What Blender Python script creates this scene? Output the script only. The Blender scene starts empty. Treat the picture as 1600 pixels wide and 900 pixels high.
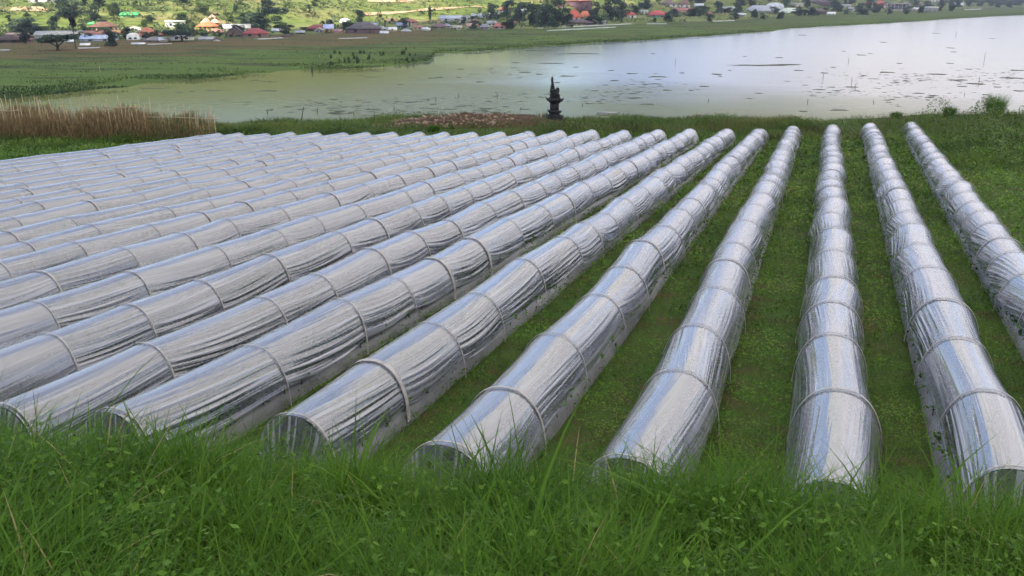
import bpy, math, random
import numpy as np
from mathutils import Vector, Matrix
random.seed(7); rng = np.random.default_rng(11)
R = math.radians
scene = bpy.context.scene
COL = scene.collection

# ------------------------------------------------------------------ camera, world, sun, exposure
CAMZ = 15.0; F = 1386.0; PITCH = math.atan((450 + 5) / F)
cam = bpy.data.cameras.new("camera"); cam.sensor_width = 36; cam.lens = 36 * F / 1600
cam.clip_start = 0.1; cam.clip_end = 20000
camo = bpy.data.objects.new("camera", cam); COL.objects.link(camo)
camo.location = (0, 0, CAMZ); camo.rotation_euler = (math.pi / 2 - PITCH, 0, 0)
scene.camera = camo

SUN_EL = 46; SUN_AZ = 215          # azimuth clockwise from +Y: behind the camera, left
SV = Vector((math.sin(R(SUN_AZ)) * math.cos(R(SUN_EL)), math.cos(R(SUN_AZ)) * math.cos(R(SUN_EL)), math.sin(R(SUN_EL))))
sun = bpy.data.lights.new("sun", 'SUN'); sun.energy = 2.9; sun.angle = R(0.5); sun.color = (1, .93, .82)
suno = bpy.data.objects.new("sun", sun); COL.objects.link(suno); suno.location = (0, 0, 200)
suno.rotation_euler = SV.to_track_quat('Z', 'Y').to_euler()

world = bpy.data.worlds.new("World"); scene.world = world; world.use_nodes = True
def build_world():
    nt = world.node_tree; N = nt.nodes; L = nt.links; N.clear()
    out = N.new('ShaderNodeOutputWorld'); bg = N.new('ShaderNodeBackground'); bg.inputs[1].default_value = SKY_STRENGTH
    sky = N.new('ShaderNodeTexSky'); sky.sky_type = 'NISHITA'; sky.sun_disc = False
    sky.sun_elevation = R(SUN_EL); sky.sun_rotation = R(SUN_AZ); sky.altitude = 1200; sky.dust_density = 1.5
    tc = N.new('ShaderNodeTexCoord'); mp = N.new('ShaderNodeMapping'); mp.inputs['Scale'].default_value = (1.0, 1.0, 2.3)
    mp.inputs['Location'].default_value = (CLOUD_SHIFT, 0.4, 0)
    L.new(tc.outputs['Generated'], mp.inputs[0])
    nz = N.new('ShaderNodeTexNoise'); nz.inputs['Scale'].default_value = 2.1; nz.inputs['Detail'].default_value = 7; nz.inputs['Roughness'].default_value = .55
    L.new(mp.outputs[0], nz.inputs[0])
    rp = N.new('ShaderNodeValToRGB'); rp.color_ramp.elements[0].position = .36; rp.color_ramp.elements[1].position = .50
    L.new(nz.outputs[0], rp.inputs[0])
    n2 = N.new('ShaderNodeTexNoise'); n2.inputs['Scale'].default_value = 5; n2.inputs['Detail'].default_value = 5
    L.new(mp.outputs[0], n2.inputs[0])
    cr = N.new('ShaderNodeValToRGB'); cr.color_ramp.elements[0].position = .3; cr.color_ramp.elements[1].position = .7
    cr.color_ramp.elements[0].color = (4.2, 4.0, 4.0, 1); cr.color_ramp.elements[1].color = (5.8, 5.4, 5.2, 1)
    L.new(n2.outputs[0], cr.inputs[0])
    sx = N.new('ShaderNodeSeparateXYZ'); L.new(tc.outputs['Generated'], sx.inputs[0])
    mr = N.new('ShaderNodeMapRange'); mr.inputs[1].default_value = .16; mr.inputs[2].default_value = .36; L.new(sx.outputs[0], mr.inputs[0])
    bl = N.new('ShaderNodeMix'); bl.data_type = 'RGBA'; bl.blend_type = 'MULTIPLY'; bl.inputs[0].default_value = 1
    tintr = N.new('ShaderNodeValToRGB'); tintr.color_ramp.elements[0].color = (.42, .54, .78, 1); tintr.color_ramp.elements[1].color = (1, 1, 1, 1); L.new(mr.outputs[0], tintr.inputs[0])
    L.new(cr.outputs[0], bl.inputs[6]); L.new(tintr.outputs[0], bl.inputs[7])
    mx = N.new('ShaderNodeMix'); mx.data_type = 'RGBA'
    L.new(rp.outputs[0], mx.inputs[0]); L.new(sky.outputs[0], mx.inputs[6]); L.new(bl.outputs[2], mx.inputs[7])
    L.new(mx.outputs[2], bg.inputs[0]); L.new(bg.outputs[0], out.inputs[0])
SKY_STRENGTH = 0.13; CLOUD_SHIFT = 0.35
build_world()
scene.view_settings.view_transform = 'Standard'; scene.view_settings.look = 'None'
scene.view_settings.gamma = 1; scene.view_settings.exposure = 1.62
scene.view_settings.use_curve_mapping = False
scene.cycles.max_bounces = 8; scene.cycles.transparent_max_bounces = 24; scene.cycles.use_denoising = True
scene.cycles.diffuse_bounces = 3; scene.cycles.glossy_bounces = 3; scene.cycles.caustics_reflective = False; scene.cycles.caustics_refractive = False
scene.cycles.sample_clamp_indirect = 4

# ------------------------------------------------------------------ picture geometry helpers
CP, SP = math.cos(PITCH), math.sin(PITCH)
def ray(px, py):
    x = (px - 800) / F; v = (450 - py) / F      # camera coords: x right, v up, 1 forward
    return np.array([x, CP + v * SP, -SP + v * CP])
def on_plane(px, py, c, m=0.0):                 # plane z = c + m*y
    d = ray(px, py); t = (c - CAMZ) / (d[2] - m * d[1])
    return np.array([d[0] * t, d[1] * t, CAMZ + d[2] * t])
def depth(p): return p[1] * CP + (CAMZ - p[2]) * SP
def pxm(p): return depth(p) / F                 # metres per photo pixel at p

SL = math.tan(PITCH - math.atan(365 / F))       # fall of the field away from the camera
C0 = CAMZ - 3.607; G0 = C0 - 0.79
def crest_pt(px, py): return on_plane(px, py, C0, -SL)

# ------------------------------------------------------------------ noise helpers (numpy)
def vnoise(x, y, seed=0):
    xi = np.floor(x).astype(np.int64); yi = np.floor(y).astype(np.int64); xf = x - xi; yf = y - yi
    def h(a, b):
        n = (a * 374761393 + b * 668265263 + seed * 974634777) & 0x7fffffff
        n = ((n ^ (n >> 13)) * 1274126177) & 0x7fffffff
        return ((n ^ (n >> 16)) & 0xffff) / 65535.0
    u = xf * xf * (3 - 2 * xf); v = yf * yf * (3 - 2 * yf)
    return (h(xi, yi) * (1 - u) + h(xi + 1, yi) * u) * (1 - v) + (h(xi, yi + 1) * (1 - u) + h(xi + 1, yi + 1) * u) * v
def fbm(x, y, o=4, seed=0):
    s = 0; a = .5; t = 0
    for i in range(o): s = s + a * vnoise(x * 2**i, y * 2**i, seed + i); t += a; a *= .5
    return s / t

# ------------------------------------------------------------------ mesh helpers
def new_mesh(name, V, faces, mat, parent=None, uv=None, attrs=None, smooth=False, loc=None, mats=None, midx=None):
    """V (n,3); faces: list of int arrays (k, 3|4)"""
    me = bpy.data.meshes.new(name)
    V = np.asarray(V, dtype=np.float32)
    faces = [np.asarray(f, dtype=np.int32) for f in faces if len(f)]
    loops = np.concatenate([f.ravel() for f in faces])
    tot = np.concatenate([np.full(len(f), f.shape[1], dtype=np.int32) for f in faces])
    start = np.concatenate([[0], np.cumsum(tot)[:-1]]).astype(np.int32)
    me.vertices.add(len(V)); me.vertices.foreach_set('co', V.ravel())
    me.loops.add(len(loops)); me.loops.foreach_set('vertex_index', loops)
    me.polygons.add(len(tot)); me.polygons.foreach_set('loop_start', start); me.polygons.foreach_set('loop_total', tot)
    if smooth: me.polygons.foreach_set('use_smooth', np.ones(len(tot), dtype=bool))
    if midx is not None: me.polygons.foreach_set('material_index', np.asarray(midx, dtype=np.int32))
    if uv is not None:
        l = me.uv_layers.new(name='UVMap'); l.data.foreach_set('uv', np.asarray(uv, dtype=np.float32)[loops].ravel())
    if attrs:
        for k, a in attrs.items():
            at = me.attributes.new(k, 'FLOAT', 'POINT'); at.data.foreach_set('value', np.asarray(a, dtype=np.float32))
    me.update(calc_edges=True); me.validate()
    for m in (mats or [mat]): me.materials.append(m)
    o = bpy.data.objects.new(name, me); COL.objects.link(o)
    if parent: o.parent = parent
    if loc is not None: o.location = loc
    return o
def grid_faces(nu, nv):
    a = np.arange(nu * nv).reshape(nu, nv)
    return np.stack([a[:-1, :-1], a[1:, :-1], a[1:, 1:], a[:-1, 1:]], -1).reshape(-1, 4)
class MB:
    def __init__(s): s.v = []; s.q = []; s.t = []; s.n = 0
    def add(s, v, q=(), t=()):
        s.v += [tuple(p) for p in v]; s.q += [tuple(i + s.n for i in f) for f in q]; s.t += [tuple(i + s.n for i in f) for f in t]; s.n += len(v)
    def box(s, cx, cy, z0, sx, sy, h, tx=1.0, ty=1.0, rot=0):
        v = []
        for z, a, b in ((z0, 1, 1), (z0 + h, tx, ty)):
            for dx, dy in ((-1, -1), (1, -1), (1, 1), (-1, 1)):
                x = dx * sx / 2 * a; y = dy * sy / 2 * b
                v.append((cx + x * math.cos(rot) - y * math.sin(rot), cy + x * math.sin(rot) + y * math.cos(rot), z))
        s.add(v, [(3, 2, 1, 0), (4, 5, 6, 7), (0, 1, 5, 4), (1, 2, 6, 5), (2, 3, 7, 6), (3, 0, 4, 7)])
    def tube(s, pts, rad, n=6):
        pts = [Vector(p) for p in pts]; rad = rad if hasattr(rad, '__len__') else [rad] * len(pts)
        v = []; q = []
        for i, p in enumerate(pts):
            d = (pts[min(i + 1, len(pts) - 1)] - pts[max(i - 1, 0)]).normalized()
            a = d.cross(Vector((0, 1, 0.01)) if abs(d.y) < .9 else Vector((1, 0, 0))).normalized(); b = d.cross(a)
            for k in range(n):
                t = 2 * math.pi * k / n; v.append(p + (a * math.cos(t) + b * math.sin(t)) * rad[i])
        for i in range(len(pts) - 1):
            for k in range(n): q.append((i * n + k, i * n + (k + 1) % n, (i + 1) * n + (k + 1) % n, (i + 1) * n + k))
        v.append(pts[0]); v.append(pts[-1]); m = len(pts) * n; t = []
        for k in range(n): t.append((m, (k + 1) % n, k)); t.append((m + 1, m - n + k, m - n + (k + 1) % n))
        s.add(v, q, t)
    def build(s, name, mat, parent=None, loc=None, smooth=False, uv=None):
        return new_mesh(name, np.array(s.v), [f for f in (s.q, s.t) if f], mat, parent, loc=loc, smooth=smooth)
def tag(o, label=None, cat=None, group=None, kind=None):
    if label: o['label'] = label
    if cat: o['category'] = cat
    if group: o['group'] = group
    if kind: o['kind'] = kind
    return o
def empty(name, loc, rz=0, label=None, cat=None, group=None):
    o = bpy.data.objects.new(name, None); COL.objects.link(o); o.location = loc; o.rotation_euler = (0, 0, rz)
    o.empty_display_size = .2
    return tag(o, label, cat, group)
def copy_tree(o, parent=None):
    c = o.copy(); COL.objects.link(c); c.parent = parent
    for ch in o.children: copy_tree(ch, c)
    return c

# ------------------------------------------------------------------ materials
def new_mat(name):
    m = bpy.data.materials.new(name); m.use_nodes = True; nt = m.node_tree
    return m, nt, nt.nodes, nt.links, nt.nodes['Principled BSDF']
def ramp(N, stops):
    r = N.new('ShaderNodeValToRGB'); e = r.color_ramp.elements
    e[0].position, e[0].color = stops[0][0], (*stops[0][1], 1); e[1].position, e[1].color = stops[-1][0], (*stops[-1][1], 1)
    for p, c in stops[1:-1]:
        q = e.new(p); q.color = (*c, 1)
    return r
def mathn(N, L, op, a, b=None, clamp=False):
    m = N.new('ShaderNodeMath'); m.operation = op; m.use_clamp = clamp
    for i, v in enumerate((a, b)):
        if v is None: continue
        if isinstance(v, (int, float)): m.inputs[i].default_value = v
        else: L.new(v, m.inputs[i])
    return m.outputs[0]
def noise_mat(name, stops, scale=3.0, rough=.8, bump=.3, bscale=None, stretch=(1, 1, 1), detail=6, spec=.3, coord='Object'):
    m, nt, N, L, P = new_mat(name)
    tc = N.new('ShaderNodeTexCoord'); mp = N.new('ShaderNodeMapping'); mp.inputs['Scale'].default_value = stretch
    L.new(tc.outputs[coord], mp.inputs[0])
    nz = N.new('ShaderNodeTexNoise'); nz.inputs['Scale'].default_value = scale; nz.inputs['Detail'].default_value = detail
    L.new(mp.outputs[0], nz.inputs[0]); r = ramp(N, stops); L.new(nz.outputs[0], r.inputs[0]); L.new(r.outputs[0], P.inputs['Base Color'])
    P.inputs['Roughness'].default_value = rough; P.inputs['Specular IOR Level'].default_value = spec
    if bump:
        n2 = N.new('ShaderNodeTexNoise'); n2.inputs['Scale'].default_value = bscale or scale * 4; n2.inputs['Detail'].default_value = 5
        L.new(mp.outputs[0], n2.inputs[0]); b = N.new('ShaderNodeBump'); b.inputs['Strength'].default_value = bump; b.inputs['Distance'].default_value = .05
        L.new(n2.outputs[0], b.inputs['Height']); L.new(b.outputs[0], P.inputs['Normal'])
    return m
def leaf_mat(name, stops, rough=.5, trans=.35, spec=.3):
    """foliage: colour from the per-leaf 'tint' attribute, light passes through the blades"""
    m, nt, N, L, P = new_mat(name)
    at = N.new('ShaderNodeAttribute'); at.attribute_name = 'tint'
    r = ramp(N, stops); L.new(at.outputs['Fac'], r.inputs[0]); L.new(r.outputs[0], P.inputs['Base Color'])
    P.inputs['Roughness'].default_value = rough; P.inputs['Specular IOR Level'].default_value = spec
    tr = N.new('ShaderNodeBsdfTranslucent'); L.new(r.outputs[0], tr.inputs[0])
    mx = N.new('ShaderNodeMixShader'); mx.inputs[0].default_value = trans
    L.new(P.outputs[0], mx.inputs[1]); L.new(tr.outputs[0], mx.inputs[2]); L.new(mx.outputs[0], N['Material Output'].inputs[0])
    return m
_cm = {}
def cmat(c, rough=.75, var=.25, scale=.8):
    k = (tuple(round(x, 3) for x in c), rough)
    if k not in _cm:
        lo = tuple(x * (1 - var) for x in c); hi = tuple(min(1, x * (1 + var)) for x in c)
        _cm[k] = noise_mat('painted_surface', [(.3, lo), (.7, hi)], scale=scale, rough=rough, bump=.15, bscale=6)
    return _cm[k]

M_ground = noise_mat('soil_and_weeds', [(.30, (.075, .052, .03)), (.42, (.05, .065, .02)), (.62, (.04, .080, .016)), (.8, (.07, .12, .022))], scale=2.2, rough=.95, bump=.8, bscale=14, spec=.1)
M_grass = leaf_mat('meadow_grass', [(0, (.028, .062, .007)), (.4, (.064, .148, .012)), (.75, (.120, .232, .020)), (.95, (.19, .27, .04)), (1, (.32, .27, .12))], spec=.15, trans=.45)
M_weed = leaf_mat('low_weeds', [(0, (.028, .062, .008)), (.4, (.072, .155, .014)), (.75, (.115, .225, .022)), (1, (.18, .23, .05))], spec=.15)
M_bermveg = leaf_mat('bank_weeds', [(0, (.026, .052, .012)), (.4, (.065, .115, .020)), (.7, (.12, .185, .030)), (.88, (.14, .11, .045)), (1, (.14, .08, .045))], spec=.15)
M_dry = leaf_mat('dry_vines', [(0, (.09, .065, .045)), (.4, (.21, .145, .07)), (.75, (.38, .28, .14)), (1, (.11, .15, .05))], rough=.8, trans=.2, spec=.1)
M_bamboo = noise_mat('old_bamboo', [(.3, (.26, .20, .13)), (.7, (.50, .40, .26))], scale=4, rough=.7, bump=.2, stretch=(1, 1, .3))
M_darkwood = noise_mat('wet_wood', [(.3, (.02, .018, .015)), (.7, (.06, .05, .04))], scale=6, rough=.7)
M_stone = noise_mat('black_lava_stone', [(.3, (.012, .012, .013)), (.6, (.03, .028, .03)), (.8, (.055, .05, .05))], scale=7, rough=.85, bump=.8, bscale=22)
M_heap = noise_mat('dug_soil', [(.3, (.026, .016, .009)), (.55, (.065, .038, .018)), (.75, (.12, .075, .036))], scale=3.5, rough=.95, bump=1.0, bscale=12)
M_rubble = noise_mat('pale_rubble', [(.3, (.12, .08, .055)), (.7, (.34, .25, .18))], scale=5, rough=.9)
M_bark = noise_mat('bark', [(.3, (.03, .024, .018)), (.7, (.09, .07, .05))], scale=5, rough=.9, stretch=(1, 1, .3))

def film_material(name='clear_film', k=1.0):
    m, nt, N, L, P = new_mat(name); N.remove(P)
    uv = N.new('ShaderNodeUVMap'); sep = N.new('ShaderNodeSeparateXYZ'); L.new(uv.outputs[0], sep.inputs[0])
    oi = N.new('ShaderNodeObjectInfo'); rnd = mathn(N, L, 'MULTIPLY', oi.outputs['Random'], 37.0)
    wr = N.new('ShaderNodeAttribute'); wr.attribute_name = 'wrinkle'
    def streak(su, sv, skew, detail=3):
        a = mathn(N, L, 'MULTIPLY', sep.outputs[0], su)
        b = mathn(N, L, 'ADD', mathn(N, L, 'MULTIPLY', sep.outputs[1], sv), mathn(N, L, 'MULTIPLY', sep.outputs[0], skew))
        c = N.new('ShaderNodeCombineXYZ'); L.new(a, c.inputs[0]); L.new(b, c.inputs[1]); L.new(rnd, c.inputs[2])
        n = N.new('ShaderNodeTexNoise'); n.inputs['Scale'].default_value = 1; n.inputs['Detail'].default_value = detail; n.inputs['Distortion'].default_value = 0
        L.new(c.outputs[0], n.inputs[0]); return n.outputs[0]
    s1 = streak(.42, 17, .3, 0); s2 = streak(.6, 42, -.4, 0); s3 = streak(.45, 2.6, 0, 4)
    sm = mathn(N, L, 'ADD', mathn(N, L, 'MULTIPLY', s1, .7), mathn(N, L, 'MULTIPLY', s2, .3))
    sharp = N.new('ShaderNodeMapRange'); sharp.inputs[1].default_value = .53; sharp.inputs[2].default_value = .64; L.new(sm, sharp.inputs[0])
    wstr = mathn(N, L, 'MULTIPLY', sharp.outputs[0], wr.outputs['Fac'])
    # milky haze of the film: base + creases + large cloudy stains (dust, condensation)
    hz = mathn(N, L, 'ADD', mathn(N, L, 'MULTIPLY', wstr, .60 * k), mathn(N, L, 'MULTIPLY', s3, .34 * k))
    top = mathn(N, L, 'MULTIPLY', mathn(N, L, 'SUBTRACT', 1.0, wr.outputs['Fac'], clamp=True), .34)   # milkier where the film is smooth, mainly the crest; hides leaf speckle below
    hz = mathn(N, L, 'ADD', mathn(N, L, 'ADD', hz, top), .03 * k, clamp=True)
    bmp = N.new('ShaderNodeBump'); bmp.inputs['Distance'].default_value = .038
    L.new(mathn(N, L, 'MULTIPLY', wr.outputs['Fac'], .9), bmp.inputs['Strength']); L.new(sm, bmp.inputs['Height'])
    df = N.new('ShaderNodeBsdfDiffuse'); df.inputs[0].default_value = (.46, .47, .53, 1); L.new(bmp.outputs[0], df.inputs['Normal'])
    tl = N.new('ShaderNodeBsdfTranslucent'); tl.inputs[0].default_value = (.52, .54, .58, 1)
    body = N.new('ShaderNodeMixShader'); body.inputs[0].default_value = .35; L.new(df.outputs[0], body.inputs[1]); L.new(tl.outputs[0], body.inputs[2])
    tp = N.new('ShaderNodeBsdfTransparent'); tp.inputs[0].default_value = (.92, .93, .94, 1)
    m1 = N.new('ShaderNodeMixShader'); L.new(hz, m1.inputs[0]); L.new(tp.outputs[0], m1.inputs[1]); L.new(body.outputs[0], m1.inputs[2])
    gl = N.new('ShaderNodeBsdfGlossy'); gl.inputs[0].default_value = (.93, .94, 1, 1); gl.inputs['Roughness'].default_value = .12; L.new(bmp.outputs[0], gl.inputs['Normal'])
    fr = N.new('ShaderNodeFresnel'); fr.inputs[0].default_value = 1.62; L.new(bmp.outputs[0], fr.inputs['Normal'])
    gf = mathn(N, L, 'MULTIPLY', mathn(N, L, 'ADD', fr.outputs[0], .08), .95, clamp=True)
    m2 = N.new('ShaderNodeMixShader'); L.new(gf, m2.inputs[0]); L.new(m1.outputs[0], m2.inputs[1]); L.new(gl.outputs[0], m2.inputs[2])
    L.new(m2.outputs[0], N['Material Output'].inputs[0])
    return m
M_film = film_material(); M_cap = film_material('gathered_film', 1.5)
M_hoop = noise_mat('weathered_bamboo_strip', [(.3, (.24, .22, .22)), (.7, (.46, .43, .42))], scale=12, rough=.45, bump=.2, spec=.5)
M_mulch = noise_mat('silver_mulch_film', [(.3, (.13, .13, .14)), (.6, (.21, .21, .22)), (.8, (.28, .27, .27))], scale=1.6, rough=.42, bump=.5, bscale=9, spec=.6)

# ------------------------------------------------------------------ the rows: far end and near end on the field, read off the photograph
ROWS = []   # (S, E)
far = {-2: (1425, 190), -1: (1362, 193), 0: (1301, 194), 1: (1240, 197), 2: (1187, 199), 3: (1135, 201), 4: (1078, 202), 5: (1028, 202), 6: (975, 203), 7: (925, 203), 8: (872, 204), 9: (825, 205), 10: (780, 206)}
for i, x in enumerate((738, 695, 655, 612, 572, 535, 495, 455, 415, 375, 340)): far[11 + i] = (x, 206 + .2 * i)
near = {-2: (1790, 640), -1: (1592, 735), 0: (1306, 752), 1: (985, 716), 2: (690, 703), 3: (450, 650), 4: (172, 650)}
vp = (1302, 88)
for k in range(-2, 22):
    E = crest_pt(*far[k])
    if k in near: S = crest_pt(*near[k])
    else:
        dx = (far[k][0] - vp[0]) / (far[k][1] - vp[1]); Q = crest_pt(far[k][0] + dx * 40, far[k][1] + 40)
        d = (Q - E); yn = 8.5 + .10 * (k - 4); S = E + d * (yn - E[1]) / d[1]
    ROWS.append((k, S, E))
nx = np.array([r[1][0] for r in ROWS][::-1]); ny = np.array([r[1][1] for r in ROWS][::-1]); o_ = np.argsort(nx); nx, ny = nx[o_], ny[o_]

# ------------------------------------------------------------------ ground height (field, bank under the camera, berm, drop to the lake)
lipx = np.array([-40, -2.6, -1.7, -1.0, -.4, .2, .8, 1.5, 2.0, 2.7, 40])
lipz = np.array([12.5, 12.34, 12.26, 12.14, 12.06, 12.08, 12.06, 11.99, 11.86, 11.80, 11.7])
EDGE_Y = 56.0
def gh(x, y):
    x = np.asarray(x, float); y = np.asarray(y, float)
    f = G0 - SL * y + .05 * (fbm(x * .7, y * .7, 3, 3) - .5)
    # berm at the lake side
    e = np.interp(x, [-200, -28, -16, -8, 200], [49, 50, 52, EDGE_Y, EDGE_Y]); b0 = e - 9
    t = np.clip((y - b0) / 6, 0, 1); t = t * t * (3 - 2 * t)
    f = f + t * (.42 + .30 * (fbm(x * .35, y * .35, 3, 9) - .5)) + np.clip(x - 19, 0, 8) * .045 * np.clip((y - 28) / 10, 0, 1)
    f = f - np.clip(y - e, 0, None) * .30 + .0 * x
    f = np.where(y > e, np.maximum(f, -2.5), f)
    # bank
    foot = np.interp(x, nx, ny) - .30; zf = G0 - SL * foot
    lip = 4.6; zl = np.interp(x, lipx, lipz)
    zb = np.where(y < lip, zl + (lip - y) * .285, zl + (zf - zl) * np.clip((y - lip) / (foot - lip), 0, 1) ** .9)
    zb = np.where(y < 0, zl + lip * .285 + np.clip(-y, 0, 3) * .06, zb) + .10 * (fbm(x * 1.3, y * 1.3, 3, 5) - .5)
    return np.where(y < foot, np.maximum(zb, f), f)

xs = np.concatenate([-np.geomspace(600, 36, 16), np.arange(-35, 36, .3), np.geomspace(37, 600, 16)])
ys = np.concatenate([-np.geomspace(400, 3, 12), np.arange(-2.5, 12, .2), np.arange(12, 60, .4), np.arange(60, 102, 3)])
X, Y = np.meshgrid(xs, ys, indexing='ij'); Z = gh(X, Y)
g = new_mesh('ground', np.stack([X, Y, Z], -1).reshape(-1, 3), [grid_faces(*X.shape)], M_ground, smooth=True); tag(g, kind='structure')

# ------------------------------------------------------------------ far land: shoreline, marsh, village flat, hill
phi_of = lambda px: (px - 800) / F * CP
sh_px = [(-500, 215), (-200, 176), (0, 158), (60, 152), (100, 148), (150, 142), (200, 138), (215, 134), (240, 130), (300, 126), (355, 121), (400, 116), (450, 112), (490, 110), (570, 108), (600, 105), (640, 101), (672, 96), (680, 84), (720, 83), (760, 80), (800, 76), (860, 72), (1000, 64), (1100, 57), (1200, 50), (1235, 45), (1400, 36), (1500, 29), (1600, 24), (1900, 12)]
sh_w = np.array([on_plane(a, b, .15) for a, b in sh_px]); sh_phi = sh_w[:, 0] / sh_w[:, 1]
fr_px = [(-500, 78), (0, 68), (200, 65), (300, 63), (400, 57), (500, 54), (600, 50), (700, 48), (800, 46), (850, 46), (960, 39), (1050, 36), (1150, 32), (1220, 26), (1330, 20), (1450, 16), (1600, 10), (1900, 5)]
fr_w = np.array([on_plane(a, b, .4) for a, b in fr_px]); fr_phi = fr_w[:, 0] / fr_w[:, 1]
def front(phi): return np.interp(phi, fr_phi, fr_w[:, 1])
def slope_of(phi): return np.interp(phi, [-.7, -.25, .05, .16, .30, .6], [.24, .23, .20, .13, .055, .05])
def hill(x, y):
    x = np.asarray(x, float); y = np.asarray(y, float); ph = x / np.maximum(y, 50); d = y - front(ph)
    z = .35 + .022 * np.clip(d, 0, None)
    flat = np.interp(ph, [-.7, -.3, 0, .2, .6], [75, 78, 85, 150, 260])
    t = np.clip(d - flat, 0, None)
    z = z + slope_of(ph) * t * np.clip(t / 25, .25, 1)
    ter = np.floor(z / 2.2) * 2.2 + np.clip((z / 2.2 - np.floor(z / 2.2) - .6) / .4, 0, 1) * 2.2     # cut terraces
    z = np.where(t > 8, .45 * z + .55 * ter, z) + np.where(t > 0, 3.0 * (fbm(x * .012, y * .012, 4, 21) - .5) * np.clip(t / 40, 0, 1), 0)
    cap = np.interp(ph, [-.7, -.3, 0, .12, .25, .6], [70, 62, 44, 26, 15, 13]); z = np.where(z > cap, cap + (z - cap) * .06, z) + 4 * (fbm(x * .01, y * .01, 3, 4) - .5) * np.clip(d / 300, 0, 1)
    return np.where(d < 0, -.8, z)
MARCH = np.concatenate([np.arange(150, 800, .5), np.arange(800, 3000, 2.0)])
def on_hill(px, py):
    d = ray(px, py); ts = MARCH
    hit = (CAMZ + d[2] * ts <= np.maximum(.35, hill(d[0] * ts, d[1] * ts)))
    t = ts[np.argmax(hit)] if hit.any() else 3000.0
    p = d * t; return np.array([p[0], p[1], max(.35, float(hill(p[0], p[1])))])

ph = np.concatenate([np.linspace(-1.1, -.68, 10)[:-1], np.linspace(-.68, .68, 420), np.linspace(.68, 1.1, 10)[1:]])
tt = np.concatenate([[-30], np.linspace(0, 260, 210), np.geomspace(265, 2600, 60)])
PH, TT = np.meshgrid(ph, tt, indexing='ij'); YY = front(PH) + TT; XX = PH * YY; ZZ = hill(XX, YY)
M_hill, nt, N, L, P = new_mat('hillside_fields')
tc = N.new('ShaderNodeTexCoord'); mp = N.new('ShaderNodeMapping'); mp.inputs['Scale'].default_value = (.35, 1, 2.2); L.new(tc.outputs['Object'], mp.inputs[0])
n1 = N.new('ShaderNodeTexNoise'); n1.inputs['Scale'].default_value = .045; n1.inputs['Detail'].default_value = 7; L.new(mp.outputs[0], n1.inputs[0])
r1 = ramp(N, [(.32, (.08, .11, .035)), (.45, (.14, .18, .045)), (.56, (.20, .215, .075)), (.66, (.26, .22, .10)), (.78, (.36, .25, .14))]); L.new(n1.outputs[0], r1.inputs[0])
n2 = N.new('ShaderNodeTexNoise'); n2.inputs['Scale'].default_value = .5; n2.inputs['Detail'].default_value = 6; L.new(mp.outputs[0], n2.inputs[0])
r2 = ramp(N, [(.35, (.45, .5, .4)), (.6, (1.1, 1.1, 1.0))]); L.new(n2.outputs[0], r2.inputs[0])
mx = N.new('ShaderNodeMix'); mx.data_type = 'RGBA'; mx.blend_type = 'MULTIPLY'; mx.inputs[0].default_value = .8
L.new(r1.outputs[0], mx.inputs[6]); L.new(r2.outputs[0], mx.inputs[7]); L.new(mx.outputs[2], P.inputs['Base Color']); P.inputs['Roughness'].default_value = .95; P.inputs['Specular IOR Level'].default_value = .1
tag(new_mesh('hillside', np.stack([XX, YY, ZZ], -1).reshape(-1, 3), [grid_faces(*PH.shape)], M_hill, smooth=True), kind='structure')

ph = np.linspace(-.66, .66, 700); u = np.linspace(0, 1, 24)
shd = np.interp(ph, sh_phi, sh_w[:, 1]); shd = shd * (1 + .035 * (fbm(ph * 60, ph * 0, 4, 2) - .5))
PH, U = np.meshgrid(ph, u, indexing='ij'); D0 = shd[:, None]; D1 = front(PH) + 45
YY = D0 + (D1 - D0) * U; XX = PH * YY; ZZ = np.where(U < .001, -.25, .12 + .42 * np.clip(U * 8, 0, 1) + .25 * (fbm(XX * .15, YY * .15, 3, 8) - .5) * np.clip(U * 8, 0, 1))
ZZ = ZZ - np.clip(U - .9, 0, 1) * 3
M_marsh, nt, N, L, P = new_mat('marsh_plants')
at = N.new('ShaderNodeAttribute'); at.attribute_name = 'zone'; tc = N.new('ShaderNodeTexCoord'); mp = N.new('ShaderNodeMapping'); mp.inputs['Scale'].default_value = (.25, 1, 1); L.new(tc.outputs['Object'], mp.inputs[0])
n1 = N.new('ShaderNodeTexNoise'); n1.inputs['Scale'].default_value = .09; n1.inputs['Detail'].default_value = 8; L.new(mp.outputs[0], n1.inputs[0])
v = mathn(N, L, 'ADD', at.outputs['Fac'], mathn(N, L, 'MULTIPLY', mathn(N, L, 'SUBTRACT', n1.outputs[0], .5), 1.3))
r1 = ramp(N, [(0, (.065, .105, .018)), (.2, (.085, .125, .022)), (.30, (.030, .05, .012)), (.42, (.10, .085, .026)), (.6, (.12, .070, .030)), (.72, (.075, .085, .026)), (1, (.065, .09, .028))])
L.new(v, r1.inputs[0]); L.new(r1.outputs[0], P.inputs['Base Color']); P.inputs['Roughness'].default_value = .95; P.inputs['Specular IOR Level'].default_value = .1
lf = np.clip((-.04 - PH + .10 * (fbm(XX * .02, YY * .05, 3, 6) - .5)) / .14, 0, 1); zone = lf * np.interp(U, [0, .25, .4, .75, .85, 1], [.05, .15, .38, .62, .8, .9]) + (1 - lf) * (.08 + .25 * fbm(XX * .02, YY * .05, 3, 5) + .1 * U)
tag(new_mesh('marsh', np.stack([XX, YY, ZZ], -1).reshape(-1, 3), [grid_faces(*PH.shape)], M_marsh, smooth=True, attrs={'zone': zone.ravel()}), kind='structure')

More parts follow.
